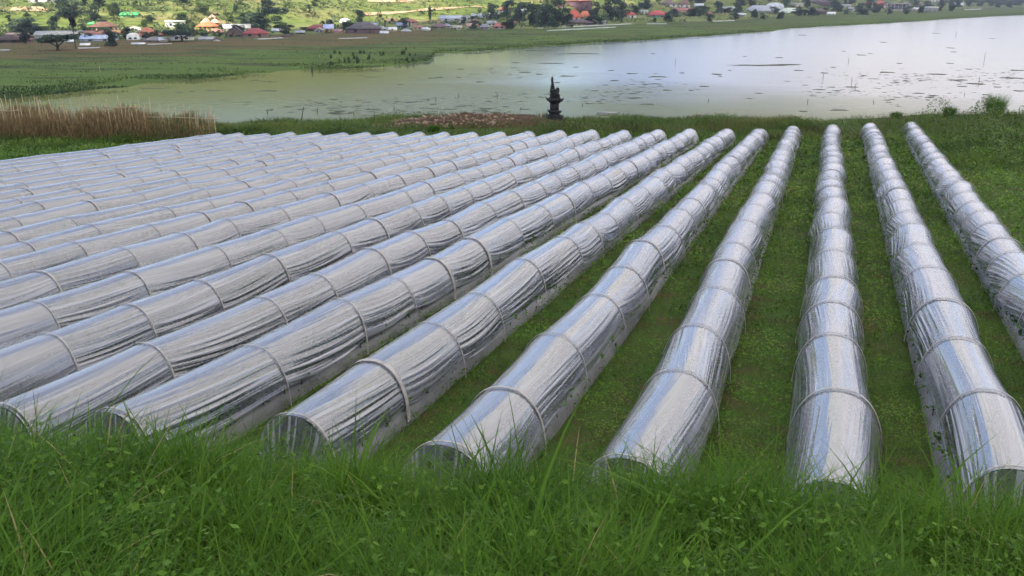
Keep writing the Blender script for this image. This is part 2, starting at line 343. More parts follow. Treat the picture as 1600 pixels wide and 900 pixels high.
# lake
M_water, nt, N, L, P = new_mat('lake_water')
tc = N.new('ShaderNodeTexCoord')
mp = N.new('ShaderNodeMapping'); mp.inputs['Scale'].default_value = (.35, 1, 1); L.new(tc.outputs['Object'], mp.inputs[0])
n1 = N.new('ShaderNodeTexNoise'); n1.inputs['Scale'].default_value = .028; n1.inputs['Detail'].default_value = 5; n1.inputs['Roughness'].default_value = .55; L.new(mp.outputs[0], n1.inputs[0])
sepn = N.new('ShaderNodeSeparateXYZ'); L.new(tc.outputs['Object'], sepn.inputs[0])
dist = mathn(N, L, 'ADD', sepn.outputs[1], mathn(N, L, 'MULTIPLY', sepn.outputs[0], 1.0))      # weed grows thick in the shallows near this shore and to the west
alg = N.new('ShaderNodeMapRange'); alg.inputs[1].default_value = 205; alg.inputs[2].default_value = 150
L.new(mathn(N, L, 'ADD', dist, mathn(N, L, 'MULTIPLY', mathn(N, L, 'SUBTRACT', n1.outputs[0], .5), 90)), alg.inputs[0])
weedr = ramp(N, [(0, (.045, .05, .05)), (.5, (.075, .085, .03)), (1, (.10, .11, .030))]); L.new(alg.outputs[0], weedr.inputs[0])
L.new(weedr.outputs[0], P.inputs['Base Color']); P.inputs['IOR'].default_value = 1.33
P.inputs['Roughness'].default_value = .10
nb = N.new('ShaderNodeTexNoise'); nb.inputs['Scale'].default_value = .5; nb.inputs['Detail'].default_value = 4; L.new(tc.outputs['Object'], nb.inputs[0])
b = N.new('ShaderNodeBump'); b.inputs['Strength'].default_value = .22; b.inputs['Distance'].default_value = .12; L.new(nb.outputs[0], b.inputs['Height']); L.new(b.outputs[0], P.inputs['Normal'])
mxs = N.new('ShaderNodeMixShader'); df = N.new('ShaderNodeBsdfDiffuse'); L.new(weedr.outputs[0], df.inputs[0])
L.new(mathn(N, L, 'MULTIPLY', alg.outputs[0], .62), mxs.inputs[0]); L.new(P.outputs[0], mxs.inputs[1]); L.new(df.outputs[0], mxs.inputs[2]); L.new(mxs.outputs[0], N['Material Output'].inputs[0])
tag(new_mesh('lake', [(-900, 52, 0), (2200, 52, 0), (2200, 2600, 0), (-900, 2600, 0)], [[(0, 1, 2, 3)]], M_water), kind='structure')

# ------------------------------------------------------------------ the cloud whose shade lies over the field, lake and village
edge_px = [(-420, 52), (-100, 53), (60, 54), (220, 53), (300, 56), (350, 51), (420, 47), (560, 36), (650, 34), (700, 27), (860, 12), (1000, 4), (1150, -4), (1300, -12)]
edge = [on_hill(*p) for p in edge_px]; edge = [p for p in edge]
HC = 560.0; off = np.array([SV.x / SV.z, SV.y / SV.z])
nU, nV = 150, 90
ex = np.array([p[0] for p in edge]); ey = np.array([p[1] for p in edge]); ez = np.array([p[2] for p in edge])
gx = np.linspace(-520, 1000, nU)
far_e = np.interp(gx, ex, ey) + np.where(gx > ex[-1], (gx - ex[-1]) * .8, 0)
far_e = far_e + 16 * (fbm(gx * .03, gx * 0, 3, 77) - .5)
V = []; 
vv = np.linspace(0, 1, nV)
GX, VV = np.meshgrid(gx, vv, indexing='ij'); GY = -190 + (far_e[:, None] + 190) * VV
rim = np.minimum.reduce([VV * 12, (1 - VV) * 14, (GX + 520) / 110, (1000 - GX) / 110]); rim = np.clip(rim, 0, 1) ** .5
bump_ = fbm(GX * .012, GY * .012, 5, 31)
def cloudv(sign):
    z = HC + sign * rim * (22 + 60 * (bump_ if sign > 0 else fbm(GX * .015, GY * .015, 5, 55)))
    zz = HC - z * 0 ; k = (z) ; return np.stack([GX + off[0] * k, GY + off[1] * k, z], -1).reshape(-1, 3)
top, bot = cloudv(1), cloudv(-1); gf = grid_faces(nU, nV)
M_cloud, nt, N, L, P = new_mat('cloud_vapour'); N.remove(P)
df = N.new('ShaderNodeBsdfDiffuse'); df.inputs[0].default_value = (.85, .85, .87, 1); tl = N.new('ShaderNodeBsdfTranslucent'); tl.inputs[0].default_value = (.95, .93, .88, 1)
mxs = N.new('ShaderNodeMixShader'); mxs.inputs[0].default_value = .85; L.new(df.outputs[0], mxs.inputs[1]); L.new(tl.outputs[0], mxs.inputs[2]); L.new(mxs.outputs[0], N['Material Output'].inputs[0])
cl = new_mesh('cloud', np.concatenate([top, bot]), [gf, gf[:, ::-1] + len(top)], M_cloud, smooth=True); tag(cl, kind='structure')

# ------------------------------------------------------------------ row tunnels
def arch(t, a=.475, h=.79):      # t 0 (right foot) .. pi (left foot)
    c = np.cos(t); s = np.sin(t)
    return a * np.sign(c) * np.abs(c) ** .86, h * np.abs(s) ** .90
ORD = ['first', 'second', 'third', 'fourth', 'fifth', 'sixth', 'seventh', 'eighth', 'ninth', 'tenth', 'eleventh', 'twelfth', 'thirteenth', 'fourteenth', 'fifteenth', 'sixteenth', 'seventeenth', 'eighteenth', 'nineteenth', 'twentieth', 'twenty-first', 'twenty-second', 'twenty-third', 'twenty-fourth']
LOOK = {-2: 'rightmost clear plastic row tunnel, running out past the right edge beside open grass', -1: 'second clear plastic row tunnel from the right, its near end in the bottom right corner',
        0: 'crinkled plastic row tunnel running straight upright in the photo, third from right', 1: 'plastic row tunnel leaning slightly left of the upright one, fourth from the right',
        2: 'plastic row tunnel with round gathered near end above the grass at the centre',
        3: 'plastic row tunnel whose near end is wrapped among weeds left of centre',
        4: 'plastic row tunnel with near end low at the left above the grass, seventh from right',
        21: 'leftmost plastic row tunnel along the grass strip below the bamboo stakes'}
def bamboo_strip(t0, t1, w, th, dz, a, h, n=26):
    t = np.linspace(t0, t1, n); x, z = arch(t, a, h); V = []
    nxx = np.gradient(z, t); nzz = -np.gradient(x, t); ln = np.hypot(nxx, nzz) + 1e-9; nxx, nzz = nxx / ln, nzz / ln
    for i in range(n):
        for yy, r in ((-w / 2, 0), (w / 2, 0), (w / 2, th), (-w / 2, th)):
            V.append((x[i] + nxx[i] * r, yy, z[i] + nzz[i] * r + dz))
    q = []
    for i in range(n - 1):
        for k in range(4): q.append((i * 4 + k, i * 4 + (k + 1) % 4, i * 4 + 4 + (k + 1) % 4, i * 4 + 4 + k))
    q += [(0, 1, 2, 3), (n * 4 - 1, n * 4 - 2, n * 4 - 3, n * 4 - 4)]
    return np.array(V), np.array(q)
hoop_protos = []
for w in (.014, .024, .045, .085):
    V, q = bamboo_strip(.04, math.pi - .04, w, .006, 0, .488, .808)
    hoop_protos.append((V, q))
hoop_mesh = {}
def hoop_obj(i, tilt):
    if i not in hoop_mesh:
        o = new_mesh('hoop', hoop_protos[i][0], [hoop_protos[i][1]], M_hoop, smooth=False); hoop_mesh[i] = o.data
        return o
    o = bpy.data.objects.new('hoop', hoop_mesh[i]); COL.objects.link(o); return o
for k, S, E in ROWS:
    rs = np.random.default_rng(100 + k)
    S = S.copy(); E = E.copy(); d = E - S; Lr = float(np.linalg.norm(d)); dirv = d / Lr
    yaw = math.atan2(dirv[1], dirv[0]) - math.pi / 2       # local +Y runs along the row
    base = Vector((S[0], S[1], float(G0 - SL * S[1])))
    slope = math.atan2(-SL * d[1], math.hypot(d[0], d[1]))
    lab = LOOK.get(k) or 'clear plastic row tunnel, %s of the parallel tunnels from the right' % ORD[k + 2]
    root = empty('row_tunnel', base, 0, lab, 'tunnel', 'parallel plastic row tunnels covering the field')
    root.rotation_euler = Matrix.Rotation(yaw, 3, 'Z').__matmul__(Matrix.Rotation(slope, 3, 'X')).to_euler()
    # hoop places
    hs = [0.04]
    while hs[-1] < Lr - 3.2: hs.append(hs[-1] + rs.uniform(1.45, 2.5))
    hs.append(Lr - .05); hs = np.array(hs); ns = len(hs) - 1
    nearrow = k <= 8
    du = .11 if nearrow else .16; nv = 120 if nearrow else 64
    u = np.unique(np.concatenate([np.arange(0, Lr, du), hs, hs[1:] - .035, hs[:-1] + .035, [Lr]])); u = u[(u >= 0) & (u <= Lr)]
    t = np.linspace(0, 1, nv); Ug, Tg = np.meshgrid(u, t, indexing='ij')
    seg = np.clip(np.searchsorted(hs, Ug, side='right') - 1, 0, ns - 1); s0 = hs[seg]; s1 = hs[seg + 1]; fr = np.clip((Ug - s0) / (s1 - s0), 0, 1)
    vr = 1.0 if k < 8 else .85; hh = 1 + np.clip(rs.normal(-.01, .030 * vr, ns + 1), -.10, .06); hx = rs.normal(0, .028, ns + 1); hxw = 1 + rs.normal(0, .030, ns + 1)
    lerp = lambda A: A[seg] * (1 - fr) + A[seg + 1] * fr
    # film foot angle: which side is lifted
    lr = .19 + .10 * fbm(Ug * .5, 0 * Ug, 2, k + 50); ll = .19 + .05 * fbm(Ug * .5, 0 * Ug + 9, 2, k + 80)
    if k >= 1: lr = lr + .09
    if k <= -1: ll = ll + .11
    lr = lr - .10 * np.sin(math.pi * fr) * rs.uniform(.2, 1, ns)[seg]
    T = lr + (math.pi - ll - lr) * Tg
    xa, za = arch(T); xa = xa * lerp(hxw) + lerp(hx); za = za * lerp(hh)
    sag = np.sin(math.pi * fr) ** .8 * (rs.uniform(.004, .028, ns)[seg]) * (.35 + .65 * np.abs(np.cos(T)) + .35 * np.sin(T))
    arc = Tg * 1.75
    # wrinkles: every span has its own pull direction and strength, stronger towards the feet
    wamp = rs.uniform(.25, 1.0, ns)[seg] * (.28 + 1.1 * np.abs(np.cos(T)) ** 1.3)
    far_l = np.interp(k, [5, 11], [1.0, .55]); wamp = wamp * far_l
    if k >= 2:  wamp = wamp * (1 - .55 * np.exp(-Ug / 4.0) * (Tg > .45))       # smooth stretched sheet on the upper near spans
    skew = (rs.uniform(-.16, .16, ns)[seg]) + rs.uniform(-.25, .25, ns)[seg] * (Tg - .5)
    fan = rs.uniform(-.22, .22, ns)[seg]; sg = arc / (1 + fan * (fr - .5)) + .35 * skew * (Ug - s0)
    uvv = sg + rs.uniform(0, 40, ns)[seg]
    w = np.zeros_like(Ug)
    for f, am in ((24, .42), (41, .42), (70, .18)):
        phs = rs.uniform(0, 6.28, ns)[seg]; w += am * np.sin(f * sg + phs + .8 * (vnoise(Ug * .35, arc * 1.5, k + int(f)) - .5))
    w = (np.abs(w) * -1.2 + .4) * (.15 + 1.5 * vnoise(Ug * .5 + 5, sg * 6, k + 7)) * wamp * np.clip(np.sin(math.pi * fr), .25, 1) * .012
    lo_ = np.clip(1 - np.minimum(Tg, 1 - Tg) / .16, 0, 1)
    r = w - sag + .05 * lo_ ** 1.5 * (fbm(Ug * 1.3, np.sign(Tg - .5) * 3 + 0 * Ug, 3, k + 9) - .35)
    cx, sx = np.cos(T), np.sin(T)
    px_ = xa + cx * r; pz_ = za + sx * r
    V = np.stack([px_, Ug, pz_], -1).reshape(-1, 3)
    new_mesh('film', V, [grid_faces(len(u), nv)], M_film, root, uv=np.stack([Ug, uvv], -1).reshape(-1, 2), attrs={'wrinkle': np.clip(wamp, 0, 1.3).ravel()}, smooth=True)
    # hoops (outer strips over the film)
    for i, s in enumerate(hs):
        pi = 1 if i in (0, ns) else rs.choice([0, 1, 2, 3], p=[.44, .32, .16, .08])
        ho = hoop_obj(int(pi), 0); ho.parent = root; ho.location = (float(hx[i]), float(s), -.0); ho.scale = (float(hxw[i]), 1, float(hh[i]))
        ho.rotation_euler = (rs.normal(0, .02), 0, rs.normal(0, .035))
    # gathered end sheets
    for s, sgn in ((0.0, -1), (Lr, 1)):
        na, nr = 90, 14; A, Q = np.meshgrid(np.linspace(.10, math.pi - .10, na), np.linspace(0, 1, nr), indexing='ij')
        xa, za = arch(A); xa = xa * (hxw[0 if sgn < 0 else -1]) + hx[0 if sgn < 0 else -1]; za = za * (hh[0 if sgn < 0 else -1])
        X_ = xa * (1 - .55 * Q ** 1.5); Z_ = za * (1 - Q) + .02 * Q
        Yo = s + sgn * (.02 + .20 * Q ** 1.2 + .022 * np.sin(A * 46 + 3 * vnoise(A * 4, Q * 2, k)) * np.clip(Q * 3, 0, 1) * (1 - .3 * Q))
        ca = new_mesh('end_sheet', np.stack([X_, Yo, Z_], -1).reshape(-1, 3), [grid_faces(na, nr)], M_cap, root, uv=np.stack([Q * .8, A * .6], -1).reshape(-1, 2), attrs={'wrinkle': np.full(A.size, 1.2)}, smooth=True)
    # raised bed under silver mulch
    ub = np.arange(-.25, Lr + .2, .3); prof = np.array([(-.46, -.08), (-.43, .05), (-.37, .185), (-.30, .215), (0, .225), (.30, .215), (.37, .185), (.43, .05), (.46, -.08)])
    UB, I = np.meshgrid(ub, np.arange(len(prof)), indexing='ij'); jx = .03 * (fbm(UB * .9, I * 1.7, 3, k) - .5); jz = .03 * (fbm(UB * .9 + 30, I * .9, 3, k) - .5)
    bed = new_mesh('raised_bed', np.stack([prof[I, 0] * (1 + jx * 2) + jx, UB, prof[I, 1] + jz], -1).reshape(-1, 3), [grid_faces(len(ub), len(prof))], M_mulch, smooth=True)
    bed.location = base; bed.rotation_euler = root.rotation_euler
    tag(bed, 'silver mulched bed under the %s plastic tunnel from the right' % ORD[k + 2], 'planting bed', 'silver mulch beds under the tunnels')

# ------------------------------------------------------------------ vegetation generators
def blades(P, h, w, yaw, lean, curl, tint, nseg=3):
    n = len(P); t = np.linspace(0, 1, nseg + 1); dx = np.cos(yaw); dy = np.sin(yaw); V = np.zeros((n, 2 * nseg + 1, 3), np.float32)
    fa = yaw + np.pi / 2 + rng.normal(0, .5, n); sx, sy = np.cos(fa), np.sin(fa)
    for i, tt in enumerate(t):
        hor = h * (lean * tt + curl * tt * tt); up = h * tt * (1 - .45 * np.clip(curl, 0, 2) * tt)
        c = np.stack([P[:, 0] + dx * hor, P[:, 1] + dy * hor, P[:, 2] + up], -1)
        if i == nseg: V[:, -1] = c
        else:
            ww = w * .5 * (1 - tt) ** .6 * (1 if i else .7)
            V[:, 2 * i] = c + np.stack([-sx * ww, -sy * ww, 0 * ww], -1); V[:, 2 * i + 1] = c + np.stack([sx * ww, sy * ww, 0 * ww], -1)
    m = 2 * nseg + 1; b = (np.arange(n) * m)[:, None]
    q = np.concatenate([b + np.array([[2 * i, 2 * i + 1, 2 * i + 3, 2 * i + 2]]) for i in range(nseg - 1)]) if nseg > 1 else np.zeros((0, 4), int)
    tr = b + np.array([[2 * nseg - 2, 2 * nseg - 1, 2 * nseg]])
    return V.reshape(-1, 3), q, tr, np.repeat(tint, m)
def leaves(C, size, tint, flat=.5, asp=.55):
    """pointed four-cornered leaves with random tilt"""
    n = len(C); a = rng.uniform(0, 2 * np.pi, n); el = rng.normal(0, flat, n)
    d = np.stack([np.cos(a) * np.cos(el), np.sin(a) * np.cos(el), np.sin(el)], -1)
    s = np.stack([-np.sin(a), np.cos(a), rng.normal(0, flat, n)], -1); s /= np.linalg.norm(s, axis=1)[:, None]
    z = size[:, None]; V = np.stack([C - d * z * .5, C + s * z * asp * .5, C + d * z * .5, C - s * z * asp * .5], 1)
    return V.reshape(-1, 3), np.arange(n * 4).reshape(n, 4), np.repeat(tint, 4)
def pack(parts):
    V = []; Q = []; T = []; A = []; n = 0
    for v, q, t, a in parts:
        V.append(v); A.append(a)
        if len(q): Q.append(q + n)
        if len(t): T.append(t + n)
        n += len(v)
    return np.concatenate(V), [np.concatenate(x) for x in (Q, T) if x], np.concatenate(A)
def row_off(x, y):
    """distance to the nearest bed centre line and inside-length flag"""
    best = np.full(x.shape, 9.0)
    for k, S, E in ROWS:
        d = E[:2] - S[:2]; L2 = d @ d; t = ((x - S[0]) * d[0] + (y - S[1]) * d[1]) / L2
        dist = np.abs((x - S[0]) * d[1] - (y - S[1]) * d[0]) / math.sqrt(L2)
        best = np.where((t > -.004) & (t < 1.002), np.minimum(best, dist), best)
    return best

# foreground bank: long grass
n = 170000
x = rng.uniform(-7.5, 7.0, n); y = 1.0 + (rng.random(n) ** .9) * 8.0
foot = np.interp(x, nx, ny) - .30
clump = fbm(x * 2.2, y * 2.2, 3, 40)
keep = (y < foot + .15 + .25 * (clump - .4)) & (rng.random(n) < .35 + 1.2 * clump) & (np.abs(x) < 1.6 + .95 * y)
x, y, clump = x[keep], y[keep], clump[keep]; n = len(x)
P = np.stack([x, y, gh(x, y) - .01], -1)
h = (.06 + .58 * np.clip(clump - .12, 0, 1) + rng.gamma(2.2, .045, n)) * np.where(y > 4.2, 1.05, .82); w = rng.uniform(.005, .0145, n)
big = rng.random(n) < .02; w = np.where(big, w * 1.9, w); h = np.where(big, h * 1.35, h)
yaw = rng.uniform(0, 2 * np.pi, n) + 1.4 * fbm(x, y, 2, 3)
tint = np.clip(.16 + .75 * (fbm(x * .9, y * .9, 3, 61) - .1) * rng.uniform(.5, 1.15, n) + rng.normal(0, .08, n), 0, 1); tint = np.where(rng.random(n) < .012, 1.0, np.minimum(tint, .9))
v, q, t, a = blades(P, h, w, yaw, rng.uniform(.05, .45, n), rng.gamma(2.4, .27, n), tint, 4)
parts = [(v, q, t, a)]
V, Fc, A = pack(parts); tag(new_mesh('bank_grass', V, Fc, M_grass, attrs={'tint': A}), 'long lush green grass covering the bank in the foreground', 'grass', kind='stuff')
# broadleaf weeds mixed into the bank grass
n = 24000; cxs = rng.uniform(-5.5, 5.5, 420); cys = rng.uniform(1.8, 6.3, 420); idx = rng.integers(0, 420, n)
x = cxs[idx] + rng.normal(0, .11, n); y = cys[idx] + rng.normal(0, .11, n); ok = y < np.interp(x, nx, ny) - .2; x, y = x[ok], y[ok]; n = len(x)
C = np.stack([x, y, gh(x, y) + rng.uniform(.05, .36, n)], -1)
v, q, a = leaves(C, np.clip(rng.gamma(6, .006, n), .012, .06), np.clip(rng.normal(.4, .22, n), 0, .8)); tag(new_mesh('bank_weeds', v, [q], M_weed, attrs={'tint': a}), 'small broad leaved weeds mixed among the bank grass', 'weeds', kind='stuff')

# furrows: low weeds and turf between the beds, berm and side strip
def scatter(n, x0, x1, y0, y1, pw):
    y = y0 + (y1 - y0) * rng.random(n) ** pw; x = rng.uniform(x0, x1, n); return x, y
n = 620000
y = 6.0 + 42 * rng.random(n) ** 1.9; ctr = -4 + y * .10; half = 3.5 + y * .66; x = rng.uniform(-1, 1, n) * half
ro = row_off(x, y); foot = np.interp(x, nx, ny) - .4
keep = (ro > .43) & (y > foot) & (fbm(x * 1.5, y * 1.5, 3, 15) > .30 + .2 * rng.random(n)) & (y < 49); x, y, ro = x[keep], y[keep], ro[keep]; n = len(x)
sc = np.clip(y / 12, .8, 3.4)
hh_ = (.015 + .15 * rng.random(n) ** 1.5) * (.6 + .8 * fbm(x * .9, y * .9, 2, 18)) * np.clip(sc, 1, 1.7)
C = np.stack([x, y, gh(x, y) + hh_], -1)
patch = fbm(x * .8, y * .8, 4, 71)
v, q, a = leaves(C, rng.gamma(6, .0052, n) * sc, np.clip(patch * 1.7 - .38 + rng.normal(0, .2, n), 0, 1))
furv = [(v, q, np.zeros((0, 3), int), a)]
n = 150000
y = 6.0 + 44 * rng.random(n) ** 1.7; x = rng.uniform(-1, 1, n) * (3.5 + y * .66); ro = row_off(x, y); foot = np.interp(x, nx, ny) - .4
keep = (ro > .45) & (y > foot) & (rng.random(n) < .2 + fbm(x * .7 + 40, y * .7, 3, 16)); x, y = x[keep], y[keep]; n = len(x)
sc = np.clip(y / 12, 1, 3.2)
v, q, t, a = blades(np.stack([x, y, gh(x, y)], -1), rng.uniform(.07, .22, n) * np.sqrt(sc), .007 * sc, rng.uniform(0, 6.28, n), rng.uniform(.1, .6, n), rng.uniform(.1, .6, n), np.clip(rng.normal(.5, .2, n), 0, 1), 2)
furv.append((v, q, t, a))
V, Fc, A = pack(furv); tag(new_mesh('furrow_weeds', V, Fc, M_weed, attrs={'tint': A}), 'low green weeds and turf growing in the paths between the beds', 'ground cover', kind='stuff')

# berm and verge beyond the tunnels
n = 190000
x = rng.uniform(-44, 46, n); e = np.interp(x, [-200, -28, -16, -8, 200], [49, 50, 52, EDGE_Y, EDGE_Y])
y0 = np.where(x > 17.5, 14.0, np.interp(x, [-44, -24, -17, 0, 20], [34, 40, 45.5, 46.0, 46.5])); y = y0 + (e + 2.5 - y0) * rng.random(n)
keep = row_off(x, y) > .6; x, y = x[keep], y[keep]; n = len(x)
bush = np.clip(fbm(x * .42, y * .5, 4, 90) - .42, 0, 1) * 5
kk = rng.random(n) < .45 + .5 * bush; x, y, bush = x[kk], y[kk], bush[kk]; n = len(x)
tint = np.clip(fbm(x * .22, y * .3, 3, 33) * 1.2 - .12 + rng.normal(0, .12, n), 0, .8)
red = (fbm(x * .3 + 8, y * .6, 3, 34) > .52) & (y > 45) & (x > -6) & (rng.random(n) < .45); tint = np.where(red, rng.uniform(.8, 1, n), tint)
v, q, t, a = blades(np.stack([x, y, gh(x, y)], -1), .14 + .22 * rng.random(n) + .22 * np.minimum(bush, 1.6), .022 + 0 * x, rng.uniform(0, 6.28, n), rng.uniform(.1, .6, n), rng.uniform(.1, .7, n), tint, 2)
nl = 60000; xl = rng.uniform(-30, 46, nl); el_ = np.interp(xl, [-28, -8, 200], [50, EDGE_Y, EDGE_Y]); yl = el_ - 9 + 10 * rng.random(nl); bl = np.clip(fbm(xl * .42, yl * .5, 4, 90) - .45, 0, 1) * 5
kk = (rng.random(nl) < bl) & (row_off(xl, yl) > .6); xl, yl, bl = xl[kk], yl[kk], bl[kk]; nl = len(xl)
vl, ql, al = leaves(np.stack([xl, yl, gh(xl, yl) + rng.random(nl) * .5 * np.minimum(bl, 1.3)], -1), rng.uniform(.05, .13, nl), np.clip(rng.normal(.35, .2, nl), 0, .85))
V, Fc, A = pack([(v, q, t, a), (vl, ql, np.zeros((0, 3), int), al)])
tag(new_mesh('verge_grass', V, Fc, M_bermveg, attrs={'tint': A}), 'rough green and russet weeds on the strip between the tunnels and the lake', 'grass', kind='stuff')

# dark leafy crop on the low bank at the right
n = 70000; c1 = on_plane(1500, 215, 8.2); x = rng.uniform(19, 46, n); y = rng.uniform(30, 55, n)
rowp = .5 + .5 * np.sin((x * .97 - y * .50) * 2.2); lim = (x > 9.2 + .265 * y + 1.8 * fbm(y * .4, y * 0, 2, 4)); dens = rowp * (fbm(x * .6, y * .6, 3, 44) > .36)
kk = lim & (rng.random(n) < .25 + dens); x, y, rowp = x[kk], y[kk], rowp[kk]; n = len(x)
v, q, a = leaves(np.stack([x, y, gh(x, y) + .05 + rng.random(n) * (.3 + .9 * rowp)], -1), rng.uniform(.08, .17, n), np.clip(rng.normal(.38, .2, n), 0, .8))
tag(new_mesh('leafy_crop', v, [q], M_bermveg, attrs={'tint': a}), 'dark green leafy crop growing thickly on the ground at the right', 'crop', kind='stuff')

# single seedlings poking out between film and mulch
def make_seedling():
    root = empty('seedling', (0, 0, 0), 0, 'small dark leafy seedling growing through silver mulch at a tunnel edge', 'seedling', 'crop seedlings along the tunnel edges')
    n = 16; a = rng.uniform(0, 6.28, n); r = rng.uniform(.02, .085, n)
    C = np.stack([np.cos(a) * r, np.sin(a) * r, .05 + rng.uniform(0, .10, n)], -1)
    v, q, t = leaves(C, rng.uniform(.045, .075, n), np.clip(rng.normal(.2, .15, n), 0, .6), asp=.7)
    new_mesh('foliage', v, [q], M_weed, root, attrs={'tint': t})
    m = MB(); m.tube([(0, 0, -.03), (.005, 0, .05), (0, .01, .12)], [.006, .005, .003], 5); m.build('stem', M_bark, root)
    return root
protos = [make_seedling() for _ in range(3)]; used = set(); cnt = 0; spots = []
for k, S, E in ROWS:
    if k > 6: continue
    side = -1 if k < 0 else 1
    d = (E - S)[:2]; Lr = float(np.linalg.norm(d)); d /= Lr; nrm = np.array([d[1], -d[0]])
    s = .8
    while s < min(Lr - 1, 24):
        o = .385 * side; xx = S[0] + d[0] * s + nrm[0] * o; yy = S[1] + d[1] * s + nrm[1] * o
        spots.append((yy, xx)); s += random.uniform(.38, .9)
spots = sorted(spots)[:230]
for i, (yy, xx) in enumerate(spots):
    c = protos[i] if i < 3 else copy_tree(protos[i % 3])
    c.location = (xx, yy, float(G0 - SL * yy) + .15); c.rotation_euler = (0, 0, random.uniform(0, 6.28)); s = random.uniform(.8, 1.35); c.scale = (s, s, s)

# the crop itself under the film
parts = []
for k, S, E in ROWS:
    d = (E - S)[:2]; Lr = float(np.linalg.norm(d)); d /= Lr; nrm = np.array([d[1], -d[0]]); n = 26000 if k <= 6 else 9000
    s_ = Lr * rng.random(n) ** 1.3; pl = np.round(s_ / .38) * .38 + rng.normal(0, .085, n); o = rng.uniform(-.34, .34, n); pl = np.clip(pl, .3, Lr - .3)
    xx = S[0] + d[0] * pl + nrm[0] * o; yy = S[1] + d[1] * pl + nrm[1] * o
    C = np.stack([xx, yy, G0 - SL * yy + .23 + rng.random(n) * .16 * (1.3 - 2 * np.abs(o))], -1)
    v, q, a = leaves(C, rng.uniform(.04, .085, n) * np.clip(yy / 16, 1, 2), np.clip(rng.normal(.10, .06, n), 0, .3), asp=.8); parts.append((v, q, np.zeros((0, 3), int), a))
V, Fc, A = pack(parts); tag(new_mesh('bed_crop', V, Fc, M_weed, attrs={'tint': A}), 'leafy green crop growing on the beds under the plastic film', 'crop', kind='stuff')
# tall single weeds standing up from the bank in front of the tunnels
def tall_weed(px, py, lean, hgt, nleaf, label, kind):
    p = on_plane(px, py, 11.6); y = 4.9; x = (px - 800) / F * (y * CP + 3 * SP); z = float(gh(x, y))
    root = empty('grass_plant' if kind == 'g' else 'weed_plant', (x, y, z), 0, label, 'grass' if kind == 'g' else 'weed')
    if kind == 'g':
        n = nleaf; yaw = rng.uniform(0, 6.28, n)
        v, q, t, a = blades(np.stack([rng.normal(0, .02, n), rng.normal(0, .02, n), np.zeros(n)], -1), hgt * rng.uniform(.6, 1, n), rng.uniform(.010, .018, n), yaw, rng.uniform(.1, .35, n), rng.uniform(.05, .5, n), rng.uniform(.3, .9, n), 6)
        new_mesh('blades', v, [f for f in (q, t)], M_grass, root, attrs={'tint': a})
    else:
        m = MB(); C = []
        for b in range(5):
            ax, ay = random.uniform(-.1, .1), random.uniform(-.06, .06); m.tube([(0, 0, 0), (ax * .6, ay, hgt * .5), (ax * 1.5, ay * 1.5, hgt * random.uniform(.75, 1))], [.005, .004, .002], 5)
            for i in range(16): f = random.uniform(.3, 1.02); C.append((ax * 1.5 * f + random.uniform(-.035, .035), ay * 1.5 * f + random.uniform(-.03, .03), hgt * f * .9))
        m.build('stem', M_weed_stem, root)
        C = np.array(C); v, q, a = leaves(C, rng.uniform(.03, .06, len(C)), np.clip(rng.normal(.45, .2, len(C)), 0, .9), flat=.6, asp=.3)
        new_mesh('foliage', v, [q], M_weed, root, attrs={'tint': a})
M_weed_stem = noise_mat('weed_stem', [(.3, (.03, .06, .015)), (.7, (.08, .11, .03))], scale=9, rough=.7, bump=0)
tall_weed(125, 640, 0, .46, 9, 'broad pale green grass plant rising at the left before the tunnels', 'g')
tall_weed(245, 640, 0, .46, 6, 'thin grass stems crossing the near end of the left tunnel', 'g')
tall_weed(365, 640, 0, .52, 40, 'dark leafy weed standing left of the wrapped tunnel end', 'w')
tall_weed(425, 640, 0, .56, 40, 'sparse narrow leaved weed standing against the wrapped tunnel end', 'w')
tall_weed(330, 640, 0, .46, 6, 'yellowish grass plant beside the leafy weeds at the left', 'g')
tall_weed(715, 700, 0, .50, 9, 'broad bladed grass plant in front of the round tunnel end at the centre', 'g')
tall_weed(860, 700, 0, .50, 6, 'arching grass plant right of the round tunnel end', 'g')
tall_weed(1010, 720, 0, .50, 8, 'arching grass plant before the tunnel right of centre', 'g')
tall_weed(1060, 700, 0, .55, 5, 'few dark stiff grass blades beside the tunnel right of centre', 'g')
tall_weed(1275, 740, 0, .50, 6, 'stiff dark grass blades before the upright tunnel, left side', 'g')
tall_weed(1345, 740, 0, .52, 6, 'stiff dark grass blades crossing before the upright tunnel, right side', 'g')
tall_weed(1520, 760, 0, .55, 7, 'tall grass blades before the tunnel in the bottom right corner', 'g')
tall_weed(1590, 740, 0, .55, 7, 'tall grass blades at the right edge above the bank', 'g')

# ------------------------------------------------------------------ bamboo stake row with dead vines, at the left
stake0 = None; vines = []
for i in range(92):
    f = i / 91; px = -60 + 400 * f + random.uniform(-4, 4); row = random.choice((0, 0, 1)); yy = 45.3 + 1.3 * row + random.uniform(-.3, .3)
    x = (px - 800) / F * (yy * CP + 7.2 * SP); z = float(gh(x, yy)); hgt = random.uniform(1.45, 2.05) * (.86 if px > 250 else 1)
    if stake0 is None:
        m = MB(); m.tube([(0, 0, -.15), (.012, 0, .5), (-.008, .01, 1.0)], [.02, .018, .012], 6); stake0 = m.build('bamboo_stake', M_bamboo)
        tag(stake0, 'thin upright bamboo stake among dry vines at the left', 'stake', 'bamboo stakes of the dry vine plot'); o = stake0
    else:
        o = stake0.copy(); COL.objects.link(o)
    o.location = (x, yy, z); o.scale = (1.2, 1.2, hgt); o.rotation_euler = (random.gauss(0, .05), random.gauss(0, .07), random.uniform(0, 6.28))
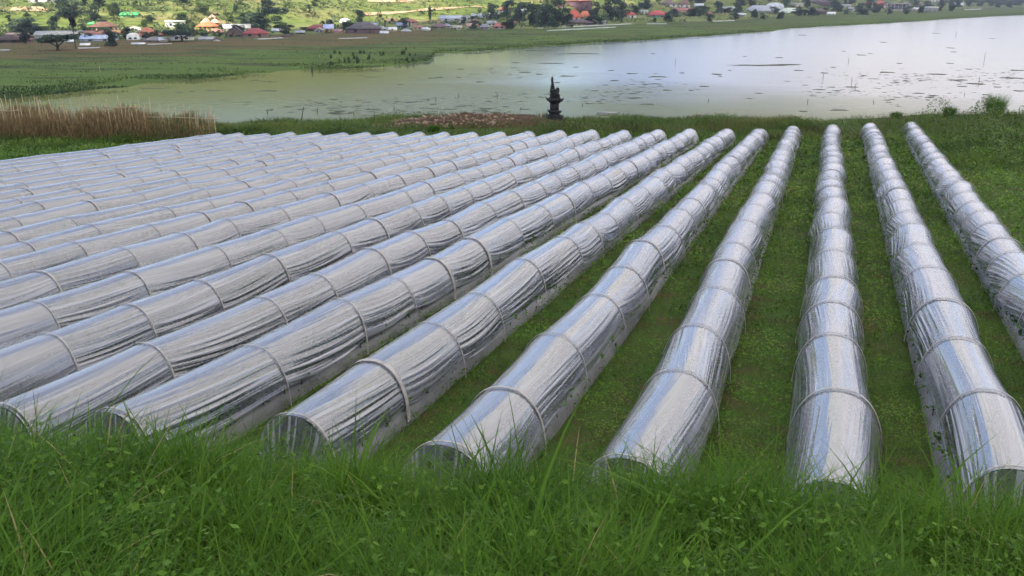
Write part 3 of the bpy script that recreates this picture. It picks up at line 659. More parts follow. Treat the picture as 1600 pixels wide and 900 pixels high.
n = 42000; px = rng.uniform(-70, 338, n); yy = 44.6 + 2.6 * rng.random(n); x = (px - 800) / F * (yy * CP + 7.2 * SP)
dn = fbm(x * .9, yy * .9, 3, 6); hz = rng.random(n) ** 1.1 * (.75 + 1.1 * dn - np.clip((px - 240) / 250, 0, .45)); kk = rng.random(n) < (.15 + 1.1 * dn) * np.clip((345 - px) / 50 + .8 * (fbm(px * .05, yy, 2, 3) - .5), .04, 1); x, yy, hz, px = x[kk], yy[kk], hz[kk], px[kk]; n = len(x)
tint = np.clip(rng.normal(.42, .2, n), 0, .85); tint = np.where((rng.random(n) < .35) & (px > 240), 1.0, tint)
v, q, t, a = blades(np.stack([x, yy, gh(x, yy) + hz * .8], -1), rng.uniform(.12, .42, n), .026 + 0 * x, rng.uniform(0, 6.28, n), rng.normal(0, .3, n), rng.uniform(-.3, .6, n), tint, 2)
tag(new_mesh('dry_vines', v, [q, t], M_dry, attrs={'tint': a}), 'tangle of dead brown vines hanging on the bamboo stakes at the left', 'dry vines', kind='stuff')
for (xa, xb, za, lab) in ((150, 228, 1.62, 'bamboo cross pole tied over the middle stakes of the dry plot'), (4, 38, 1.35, 'bamboo cross pole tied over the leftmost stakes'), (228, 345, 1.15, 'bamboo cross pole tied over the right hand stakes of the dry plot')):
    yy = 45.2; a_ = (xa - 800) / F * (yy * CP + 7 * SP); b_ = (xb - 800) / F * (yy * CP + 7 * SP); m = MB()
    m.tube([(a_, yy, float(gh(a_, yy)) + za), ((a_ + b_) / 2, yy, float(gh(a_, yy)) + za - .05), (b_, yy, float(gh(b_, yy)) + za + .03)], .018, 6); tag(m.build('cross_pole', M_bamboo), lab, 'pole')

# ------------------------------------------------------------------ stone shrine, soil heap and small things on the berm
sy = 53.5; sx_ = (866 - 800) / F * (sy * CP + 7 * SP); sz = float(gh(sx_, sy)) - .05
shr = empty('stone_shrine', (sx_, sy, sz), R(12), 'black carved stone shrine pillar with pointed back rest at the lake edge', 'shrine')
def tiers(name, lst, horns=()):
    m = MB()
    for z0, h, w, tp in lst: m.box(0, 0, z0, w, w, h, tp, tp)
    for z0, w, s in horns:
        for a in (-1, 1):
            for b in (-1, 1):
                v = [(a * w * .5, b * w * .5, z0), (a * (w * .5 - s), b * w * .5, z0), (a * (w * .5 - s), b * (w * .5 - s), z0), (a * w * .5, b * (w * .5 - s), z0), (a * (w * .5 + s * .45), b * (w * .5 + s * .45), z0 + s * 1.5)]
                m.add(v, [(0, 1, 2, 3)], [(0, 1, 4), (1, 2, 4), (2, 3, 4), (3, 0, 4)])
    return m.build(name, M_stone, shr)
tiers('plinth', [(-.15, .33, 1.16, .95), (.18, .08, .98, .96), (.26, .09, .82, .9)], [(.18, 1.14, .14), (.35, .80, .12)])
tiers('foot', [(.35, .12, .66, .9), (.47, .07, .56, .92), (.54, .06, .50, 1.0), (.60, .08, .62, 1.06), (.68, .06, .70, .8)], [(.66, .66, .10)])
tiers('column', [(.74, .42, .44, .98)])
tiers('capital', [(1.16, .10, .50, 1.25), (1.26, .08, .72, 1.1), (1.34, .09, .82, .94), (1.43, .06, .56, .9)], [(1.34, .82, .13)])
tiers('seat', [(1.49, .12, .46, 1.02), (1.61, .07, .54, .96), (1.68, .12, .44, .9)])
m = MB(); m.box(-.13, 0, 1.78, .24, .40, .28, .8, .85); m.box(-.13, 0, 2.06, .18, .30, .22, .62, .7); m.box(-.135, 0, 2.28, .10, .18, .24, .55, .6); m.box(-.14, 0, 2.52, .05, .08, .20, .2, .3)
m.box(-.22, 0, 1.80, .05, .46, .18, .6, .9); m.build('back_rest', M_stone, shr)
m = MB()
for yy in (-.15, .15): m.box(.13, yy, 1.78, .20, .08, .17, .8, .8); m.box(.19, yy, 1.95, .12, .08, .10, .5, .6); m.box(.21, yy, 1.86, .07, .10, .16, .7, .7)
m.build('arm_carving', M_stone, shr)
n = 260; C = np.stack([rng.normal(-.17, .03, n), rng.normal(0, .04, n), rng.uniform(2.0, 2.66, n)], -1); v, q, a = leaves(C, rng.uniform(.05, .10, n), rng.uniform(.2, .8, n), flat=.9)
new_mesh('moss', v, [q], M_bermveg, shr, attrs={'tint': a})

hx0, hx1 = -7.9, 3.0; U_, W_ = np.meshgrid(np.linspace(0, 1, 160), np.linspace(0, 1, 44), indexing='ij')
HX = hx0 + (hx1 - hx0) * U_; HY = 51.0 + 5.2 * W_
Hh = np.sin(math.pi * W_) ** .7 * np.clip(np.interp(U_, [0, .12, .35, .47, .6, .8, 1], [0, .32, .62, .9, .66, .62, .15]), 0, 1) * .82
Hz = gh(HX, HY) - .06 + Hh * (.75 + .5 * fbm(HX * 1.4, HY * 1.4, 4, 12)) + .16 * (fbm(HX * 3.2, HY * 3.2, 3, 13) - .5) * np.clip(Hh * 4, 0, 1)
tag(new_mesh('soil_heap', np.stack([HX, HY, Hz], -1).reshape(-1, 3), [grid_faces(*HX.shape)], M_heap), 'long low heap of dug brown soil left of the stone shrine', 'soil heap')
n = 380; U2 = rng.random(n) ** 1.3 * .75; x = hx0 + (hx1 - hx0) * U2 - .2; y = 51.2 + rng.random(n) ** 1.4 * 2.6
ii = np.clip(((x - hx0) / (hx1 - hx0) * 159).astype(int), 0, 159); jj = np.clip(((y - 51) / 5.2 * 43).astype(int), 0, 43); z = Hz[ii, jj]
c = np.array([(-1, -1, -1), (1, -1, -1), (1, 1, -1), (-1, 1, -1), (-1, -1, 1), (1, -1, 1), (1, 1, 1), (-1, 1, 1)]) * .5
V = (c[None] * rng.uniform(.5, 1.2, (n, 8, 1)) * rng.uniform(.05, .17, (n, 1, 1)) + np.stack([x, y, z + .01], -1)[:, None]).reshape(-1, 3)
fq = (np.arange(n) * 8)[:, None, None] + np.array([(3, 2, 1, 0), (4, 5, 6, 7), (0, 1, 5, 4), (1, 2, 6, 5), (2, 3, 7, 6), (3, 0, 4, 7)])[None]
tag(new_mesh('rubble', V, [fq.reshape(-1, 4)], M_rubble), 'pale broken clods and stones strewn over the soil heap', 'rubble', kind='stuff')

def stick(px, py, hpx, lean, mat, label, cat='stake', name='stake', rad=.016, group=None, plane=None):
    p = on_plane(px, py, 0.0) if plane == 'lake' else None
    if p is None:
        yy = 52.0 if px < 470 else 53.0; x = (px - 800) / F * (yy * CP + 7.2 * SP); p = np.array([x, yy, float(gh(x, yy))])
    h = hpx * pxm(p) / CP; h *= .62 if plane == 'lake' else 1; m = MB(); m.tube([(0, 0, -.3), (lean * h * .5, .01, h * .5), (lean * h, 0, h)], [rad, rad * .9, rad * .7], 6)
    o = m.build(name, mat, loc=tuple(p)); return tag(o, label, cat, group)
stick(470, 206, 22, .28, M_darkwood, 'dark stake leaning right at the water edge behind the tunnels', rad=.03)
stick(532, 200, 14, 0, M_darkwood, 'short dark upright stake in the grass right of the leaning stake')
stick(585, 204, 20, .03, M_darkwood, 'thin upright stake just left of the soil heap')
stick(686, 202, 22, .0, M_bamboo, 'pale stick standing before the soil heap')
stick(845, 196, 14, .08, M_bamboo, 'short pale stick just left of the stone shrine', rad=.02)
stick(312, 212, 14, .03, M_darkwood, 'thick dark stump in the grass right of the dry vine plot', 'stump', 'stump', rad=.12)
# tall grass tuft and bushes at the right end of the berm
def tuft(px, wpx, hpx, label, name, yy=54.5, mat=M_grass, n=900, tint=(.15, .75)):
    x = (px - 800) / F * (yy * CP + 7 * SP); z = float(gh(x, yy)); s = yy / F; R0 = wpx * s / 2; H = hpx * s
    a = rng.uniform(0, 6.28, n); r = R0 * .45 * np.sqrt(rng.random(n))
    v, q, t, at_ = blades(np.stack([np.cos(a) * r, np.sin(a) * r, np.zeros(n) - .05], -1), H * rng.uniform(.5, 1.12, n), .022 + 0 * a, a, rng.uniform(.05, .45, n) * r / R0 * 2, rng.uniform(0, .35, n), rng.uniform(*tint, n), 4)
    root = new_mesh(name, v, [q, t], mat, attrs={'tint': at_}, loc=(x, yy, z)); tag(root, label, 'plant'); return root
tuft(1553, 40, 36, 'tall bushy grass tuft standing at the lake edge at the far right', 'grass_tuft')
tuft(1482, 24, 20, 'low dark shrub beside the lake edge left of the tall grass tuft', 'low_shrub', yy=53.5, tint=(.0, .4))
tuft(1400, 30, 13, 'low dark weeds clump on the berm behind the right tunnels', 'weed_clump', yy=55, tint=(.0, .4))
tuft(400 + 278, 30, 12, 'round green weed clump before the soil heap', 'weed_clump', yy=50.0, tint=(.1, .5))
tuft(408, 14, 9, 'yellow green plant at the field edge behind the left tunnels', 'low_plant', yy=50.0, tint=(.7, .95))

# jetty in the lake
p = on_plane(949, 178, 0); m_ = pxm(p)
jet = empty('wooden_jetty', tuple(p), R(-6), 'small wooden jetty on legs in the water right of the shrine', 'jetty')
m = MB(); m.box(0, 0, .16, 30 * m_, 1.0, .07); m.build('deck', cmat((.28, .26, .24)), jet)
for sx in (-1, .1, .95):
    m = MB(); m.tube([(sx * 15 * m_, -.4, -.6), (sx * 15 * m_, -.4, .17)], .05, 6); m.build('leg', M_darkwood, jet)
    m = MB(); m.tube([(sx * 15 * m_, .4, -.6), (sx * 15 * m_, .4, .17)], .05, 6); m.build('leg', M_darkwood, jet)

# floating weed mats and poles in the lake
M_mat = noise_mat('floating_weed', [(.3, (.035, .04, .03)), (.7, (.075, .085, .05))], scale=1.2, rough=.9, bump=.6, bscale=5)
def mat_mesh(seed):
    r2 = np.random.default_rng(seed); n = 40; a = np.linspace(0, 2 * np.pi, n, endpoint=False)
    r = .5 * (.55 + .45 * r2.random()) * (1 + .35 * np.sin(a * 3 + r2.uniform(0, 6)) * r2.random() + .25 * np.sin(a * 7 + r2.uniform(0, 6)) + .1 * r2.normal(0, 1, n))
    V = [(0, 0, .05)]; V += [(np.cos(t) * q * .6, np.sin(t) * q * .6, .03 + .03 * r2.random()) for t, q in zip(a, r)]; V += [(np.cos(t) * q, np.sin(t) * q, -.02) for t, q in zip(a, r)]
    T = [(0, 1 + i, 1 + (i + 1) % n) for i in range(n)]; Q = [(1 + i, 1 + n + i, 1 + n + (i + 1) % n, 1 + (i + 1) % n) for i in range(n)]
    return new_mesh('weed_mat', V, [Q, T], M_mat, smooth=True)
mprot = [mat_mesh(s) for s in range(5)]
mats = [(1185, 102, 120, 3), (1230, 101, 60, 3), (885, 119, 40, 3), (987, 115, 30, 2.5), (1027, 120, 30, 2), (860, 99, 50, 2), (955, 110, 14, 1.5), (1247, 110, 22, 2), (1302, 105, 16, 1.5), (1385, 113, 24, 2), (1288, 114, 14, 1.5), (1465, 116, 42, 3), (1484, 99, 16, 1.5), (1514, 108, 18, 2), (1590, 110, 24, 2), (1525, 131, 30, 4), (1575, 122, 30, 3), (1592, 142, 26, 3), (1540, 148, 16, 2), (1345, 86, 14, 1.5), (1254, 55, 16, 1.2), (1218, 90, 16, 1.5), (1020, 84, 12, 1.5), (1164, 88, 10, 1.2), (1310, 172, 30, 2), (1255, 174, 16, 2), (1012, 163, 30, 3), (920, 162, 24, 2), (1080, 141, 14, 2), (1042, 141, 14, 2), (1120, 116, 20, 3), (1126, 119, 8, 1), (842, 116, 16, 2), (675, 122, 22, 2), (686, 121, 14, 2), (626, 132, 12, 1.5), (717, 121, 10, 1.5), (749, 128, 18, 2), (768, 107, 12, 1.2), (720, 108, 10, 1.2), (820, 113, 24, 2), (806, 98, 18, 1.5), (450, 167, 24, 2), (428, 128, 12, 1.5), (418, 142, 34, 1.8), (546, 177, 14, 2), (632, 174, 14, 2), (620, 180, 26, 3), (677, 163, 20, 1.5), (422, 172, 12, 3), (470, 171, 14, 1.5), (280, 144, 14, 1.5), (332, 141, 36, 2.5), (300, 143, 14, 1.5), (1100, 135, 16, 1.5), (1330, 136, 26, 2), (1462, 52, 12, 1), (1550, 60, 8, 1), (1490, 81, 14, 1.5), (1485, 75, 10, 1), (1405, 99, 10, 1.2), (1590, 122, 16, 2), (835, 79, 60, 2), (665, 90, 40, 3), (905, 84, 70, 1.6), (240, 138, 60, 2), (1066, 114, 10, 1.2), (1140, 110, 8, 1), (1350, 118, 14, 1.2), (960, 126, 14, 1.2), (870, 129, 14, 1.6), (900, 105, 12, 1.2), (1360, 84, 9, 1.2), (1318, 80, 8, 1), (1380, 66, 8, 1), (1495, 125, 40, 2), (1504, 135, 20, 1.6), (1558, 136, 18, 1.6)]
for i, (px, py, w, hh) in enumerate(mats):
    p = on_plane(px, py, 0); o = mprot[i] if i < 5 else mprot[i % 5].copy()
    if i >= 5: COL.objects.link(o)
    s = pxm(p); el = math.atan2(CAMZ, p[1]); o.location = (p[0], p[1], .0); o.scale = (w * s, max(hh, 1.3) * s / math.sin(el) * .9, 1)
    o.rotation_euler = (0, 0, 0)
    lab = {1: 'weed mat touching the right end of the largest dark weed mat', 3: 'dark weed mat right of the slender one, in line with it', 36: 'broad faint weed mat near the marsh at the lake centre', 21: 'short thick dark weed mat near the right edge of the lake', 63: 'long faint weed streak along the far marsh edge, upper centre', 65: 'long thin weed streak below the far marsh, right of the shrine', 0: 'largest dark weed mat floating on the lake, right of centre', 11: 'long thin dark weed mat floating near the bright right part of the lake', 2: 'slender weed mat floating directly right of the shrine top'}.get(i, 'small flat patch of dark weed floating on the lake')
    tag(o, lab, 'water weed', 'weed mats floating on the lake')
for i, (px, py, h) in enumerate(((1020 + 35, 97, 8), (1055, 98, 8), (1286, 121, 12), (1326, 96, 10), (1331, 128, 12), (1336, 138, 8), (1538, 94, 18), (1530, 128, 12), (1592, 175, 14), (1494, 55, 8), (1507, 148, 5), (777, 153, 14), (681, 157, 8), (669, 157, 6), (616, 172, 9), (553, 180, 10), (496, 176, 10), (418, 178, 11), (677, 95, 12), (716, 152, 10), (910, 166, 8), (1107, 158, 6), (814, 172, 6), (1262, 160, 8), (1365, 160, 5))):
    stick(px, py, h, random.uniform(-.08, .08), M_darkwood, 'thin dark pole standing in the lake water', 'pole', 'lake_pole', rad=.05 if py > 90 else .08, group='poles standing in the lake', plane='lake')
for i, (px, py, h, lab) in enumerate(((488, 113, 12, 'dark post where the marsh meets the water at the left'), (157, 118, 22, 'tall pale pole standing in the green marsh at the left'), (500, 93, 10, 'pale short pole in the marsh behind the dark post'))):
    stick(px, py, h, 0, M_darkwood if i == 0 else M_bamboo, lab, 'pole', 'marsh_pole', rad=.22 if i == 0 else .09, plane='lake')
n = 1300; c_ = rng.integers(0, 26, n); cp = np.array([(rng.uniform(380, 1000), rng.uniform(112, 178)) for _ in range(14)] + [(rng.uniform(1250, 1600), rng.uniform(104, 165)) for _ in range(12)])
fx = cp[c_, 0] + rng.normal(0, 42, n); fy = np.clip(cp[c_, 1] + rng.normal(0, 5, n), 96, 180); Pf = np.array([on_plane(a_, b_, .02) for a_, b_ in zip(fx, fy)])
ln_ = rng.gamma(2, .16, n); hv = np.stack([ln_, 0 * ln_, 0 * ln_], -1); dv = np.stack([0 * ln_ + rng.normal(0, .2, n) * ln_, ln_ * .55, 0 * ln_], -1)
V = np.stack([Pf - hv, Pf - dv, Pf + hv * .8, Pf + dv], 1).reshape(-1, 3)
tag(new_mesh('weed_flecks', V, [np.arange(n * 4).reshape(n, 4)], M_mat), 'countless small flecks of weed floating in the shallows of the lake', 'water weed', kind='stuff')
# reed clumps at the marsh edge
rp_ = None
for i in range(34):
    px = random.uniform(515, 650); py = 105 - (px - 515) * .06 - random.uniform(0, 20); p = on_plane(px, py, .3)
    if rp_ is None:
        n = 60; a = rng.uniform(0, 6.28, n); r = rng.random(n) * .25
        v, q, t, at_ = blades(np.stack([np.cos(a) * r, np.sin(a) * r, 0 * a], -1), rng.uniform(.7, 1.3, n), .07 + 0 * a, a, rng.uniform(0, .2, n), rng.uniform(0, .2, n), rng.uniform(0, .35, n), 2)
        rp_ = new_mesh('reed_clump', v, [q, t], M_bermveg, attrs={'tint': at_}); o = rp_
        tag(o, 'small dark reed clump standing at the marsh edge', 'reeds', 'reed clumps along the marsh edge')
    else: o = rp_.copy(); COL.objects.link(o)
    o.location = tuple(p); s = random.uniform(.7, 1.3); o.scale = (s, s, s * 1.0)
# marsh plant cover
n = 90000; pxr = rng.uniform(-80, 1680, n); phr = phi_of(pxr); u = rng.random(n) ** 1.4; sd = np.interp(phr, sh_phi, sh_w[:, 1]); fd = front(phr); yy = sd + (fd + 10 - sd) * u + .5; x = phr * yy
kk = fbm(x * .06, yy * .12, 4, 66) > .42; x, yy, u = x[kk], yy[kk], u[kk]; n = len(x)
v, q, t, a = blades(np.stack([x, yy, .3 + 0 * x], -1), rng.uniform(.15, .55, n), .26 + 0 * x, rng.uniform(0, 6.28, n), rng.uniform(.2, .8, n), rng.uniform(.1, .6, n), np.clip(-.25 + 1.1 * fbm(x * .035 + 9, yy * .12, 4, 91) + rng.normal(0, .10, n) + np.where((u > .35) & (x < -10) & (fbm(x * .03, yy * .06, 3, 4) > .42) & (rng.random(n) < .75), .45, 0), 0, 1), 2)
tag(new_mesh('marsh_plants', v, [q, t], M_bermveg, attrs={'tint': a}), 'low green and russet marsh plants beyond the lake', 'marsh plants', kind='stuff')

# ------------------------------------------------------------------ village houses
GLASS = cmat((.03, .035, .045), .3)
BR = (.17, .085, .055); DB = (.075, .05, .045); RED = (.42, .10, .07); ORG = (.50, .20, .09); GRY = (.32, .33, .35); LG = (.55, .57, .60); BLU = (.40, .46, .60); WH = (.74, .73, .70); GRN = (.12, .62, .20); PNK = (.62, .42, .36); CRM = (.66, .60, .48); YEL = (.75, .48, .12); TEAL = (.12, .30, .26); PUR = (.16, .10, .11)
def house(px, py, wpx, hpx, kind, roofc, wallc, label, frac=.5, dep=.8, rot=0, nwin=2, cat='house', name=None):
    p = on_hill(px, py); s = pxm(p); w = wpx * s; H = hpx * s / CP; hr = H * frac; hw = H - hr; d = max(w * dep, 2.5) if dep < 2 else dep; d = min(d, 14)
    o = empty(name or 'house', (p[0], p[1] + d / 2, p[2] - .15), R(rot) - math.atan2(p[0], p[1]) * .6, label, cat)
    wm = cmat(wallc, .85); rm = cmat(roofc, .7 if kind != 'arch' else .4, .3)
    if kind == 'arch':
        n = 14; a = np.linspace(0, np.pi, n); pr = [(-w / 2, 0)] + [(0, 0)]
        yy = np.cos(a) * w / 2; zz = hw + np.sin(a) * hr
        V = [(x, -d / 2, z) for x, z in zip(yy, zz)] + [(x, d / 2, z) for x, z in zip(yy, zz)]; Q = [(i, i + n, i + n + 1, i + 1) for i in range(n - 1)]
        V2 = [(0, -d / 2, hw), (0, d / 2, hw)]; T = [(2 * n, i, i + 1) for i in range(n - 1)] + [(2 * n + 1, n + i + 1, n + i) for i in range(n - 1)]
        new_mesh('roof', V + V2, [Q, T], rm, o)
    elif kind in ('gable', 'gableside'):
        ov = .3; a = w / 2 + ov; b = d / 2 + ov; th = .15; m = MB()
        if kind == 'gable':   # ridge left-right
            for sgn in (-1, 1):
                v = [(-a, sgn * b, hw - .1), (a, sgn * b, hw - .1), (a, 0, hw + hr), (-a, 0, hw + hr)]; v2 = [(x, y, z + th) for x, y, z in v]
                f = [(0, 1, 2, 3), (7, 6, 5, 4), (0, 4, 5, 1), (1, 5, 6, 2), (2, 6, 7, 3), (3, 7, 4, 0)]; m.add(v + v2, f if sgn > 0 else [x[::-1] for x in f])
            gs = [[(q_ * w / 2, -d / 2, hw), (q_ * w / 2, d / 2, hw), (q_ * w / 2, 0, hw + hr - .1)] for q_ in (-1, 1)]
        else:                 # gable faces us
            for sgn in (-1, 1):
                v = [(sgn * a, -b, hw - .1), (sgn * a, b, hw - .1), (0, b, hw + hr), (0, -b, hw + hr)]; v2 = [(x, y, z + th) for x, y, z in v]
                f = [(0, 1, 2, 3), (7, 6, 5, 4), (0, 4, 5, 1), (1, 5, 6, 2), (2, 6, 7, 3), (3, 7, 4, 0)]; m.add(v + v2, f if sgn < 0 else [x[::-1] for x in f])
            gs = [[(-w / 2, q_ * d / 2, hw), (w / 2, q_ * d / 2, hw), (0, q_ * d / 2, hw + hr - .1)] for q_ in (-1, 1)]
        m.build('roof', rm, o)
        for g3 in gs: new_mesh('gable_wall', g3, [[(0, 1, 2)]], wm, o)
    elif kind in ('hip', 'pyramid'):
        ov = .45; a = w / 2 + ov; b = d / 2 + ov; rl = 0.02 if kind == 'pyramid' else max(0.05, w / 2 - d / 2.4); m = MB()
        v = [(-a, -b, hw - .1), (a, -b, hw - .1), (a, b, hw - .1), (-a, b, hw - .1), (-rl, 0, hw + hr), (rl, 0, hw + hr), (-a, -b, hw - .3), (a, -b, hw - .3), (a, b, hw - .3), (-a, b, hw - .3)]
        m.add(v, [(0, 1, 5, 4), (2, 3, 4, 5), (6, 7, 1, 0), (7, 8, 2, 1), (8, 9, 3, 2), (9, 6, 0, 3), (9, 8, 7, 6)], [(1, 2, 5), (3, 0, 4)]); r_ = m.build('roof', rm, o)
        if kind == 'pyramid':
            m = MB(); m.box(0, 0, hw + hr - .05, .25, .25, .5, .3, .3); m.build('finial', rm, r_)
    else:
        m = MB(); m.box(0, 0, hw, w + .5, d + .5, max(hr, .2)); m.build('roof', rm, o)
    m = MB(); m.box(0, 0, -.6, w, d, hw + .6); m.build('wall', wm, o)
    if hw > .9 and nwin:
        ww = min(1.1, w / (nwin * 2.2)); wh = min(1.1, hw * .45); zc = hw * .42
        for i in range(nwin):
            xx = (-.5 + (i + .5) / nwin) * w * .86
            m = MB()
            if i == nwin // 2 and hw > 1.7 and nwin > 1: m.box(xx, -d / 2 - .02, 0, ww * .9, .1, min(2, hw * .75)); m.build('door', cmat((.12, .07, .04), .6), o)
            else: m.box(xx, -d / 2 - .02, zc, ww, .08, wh); m.build('window', GLASS, o)
    return o
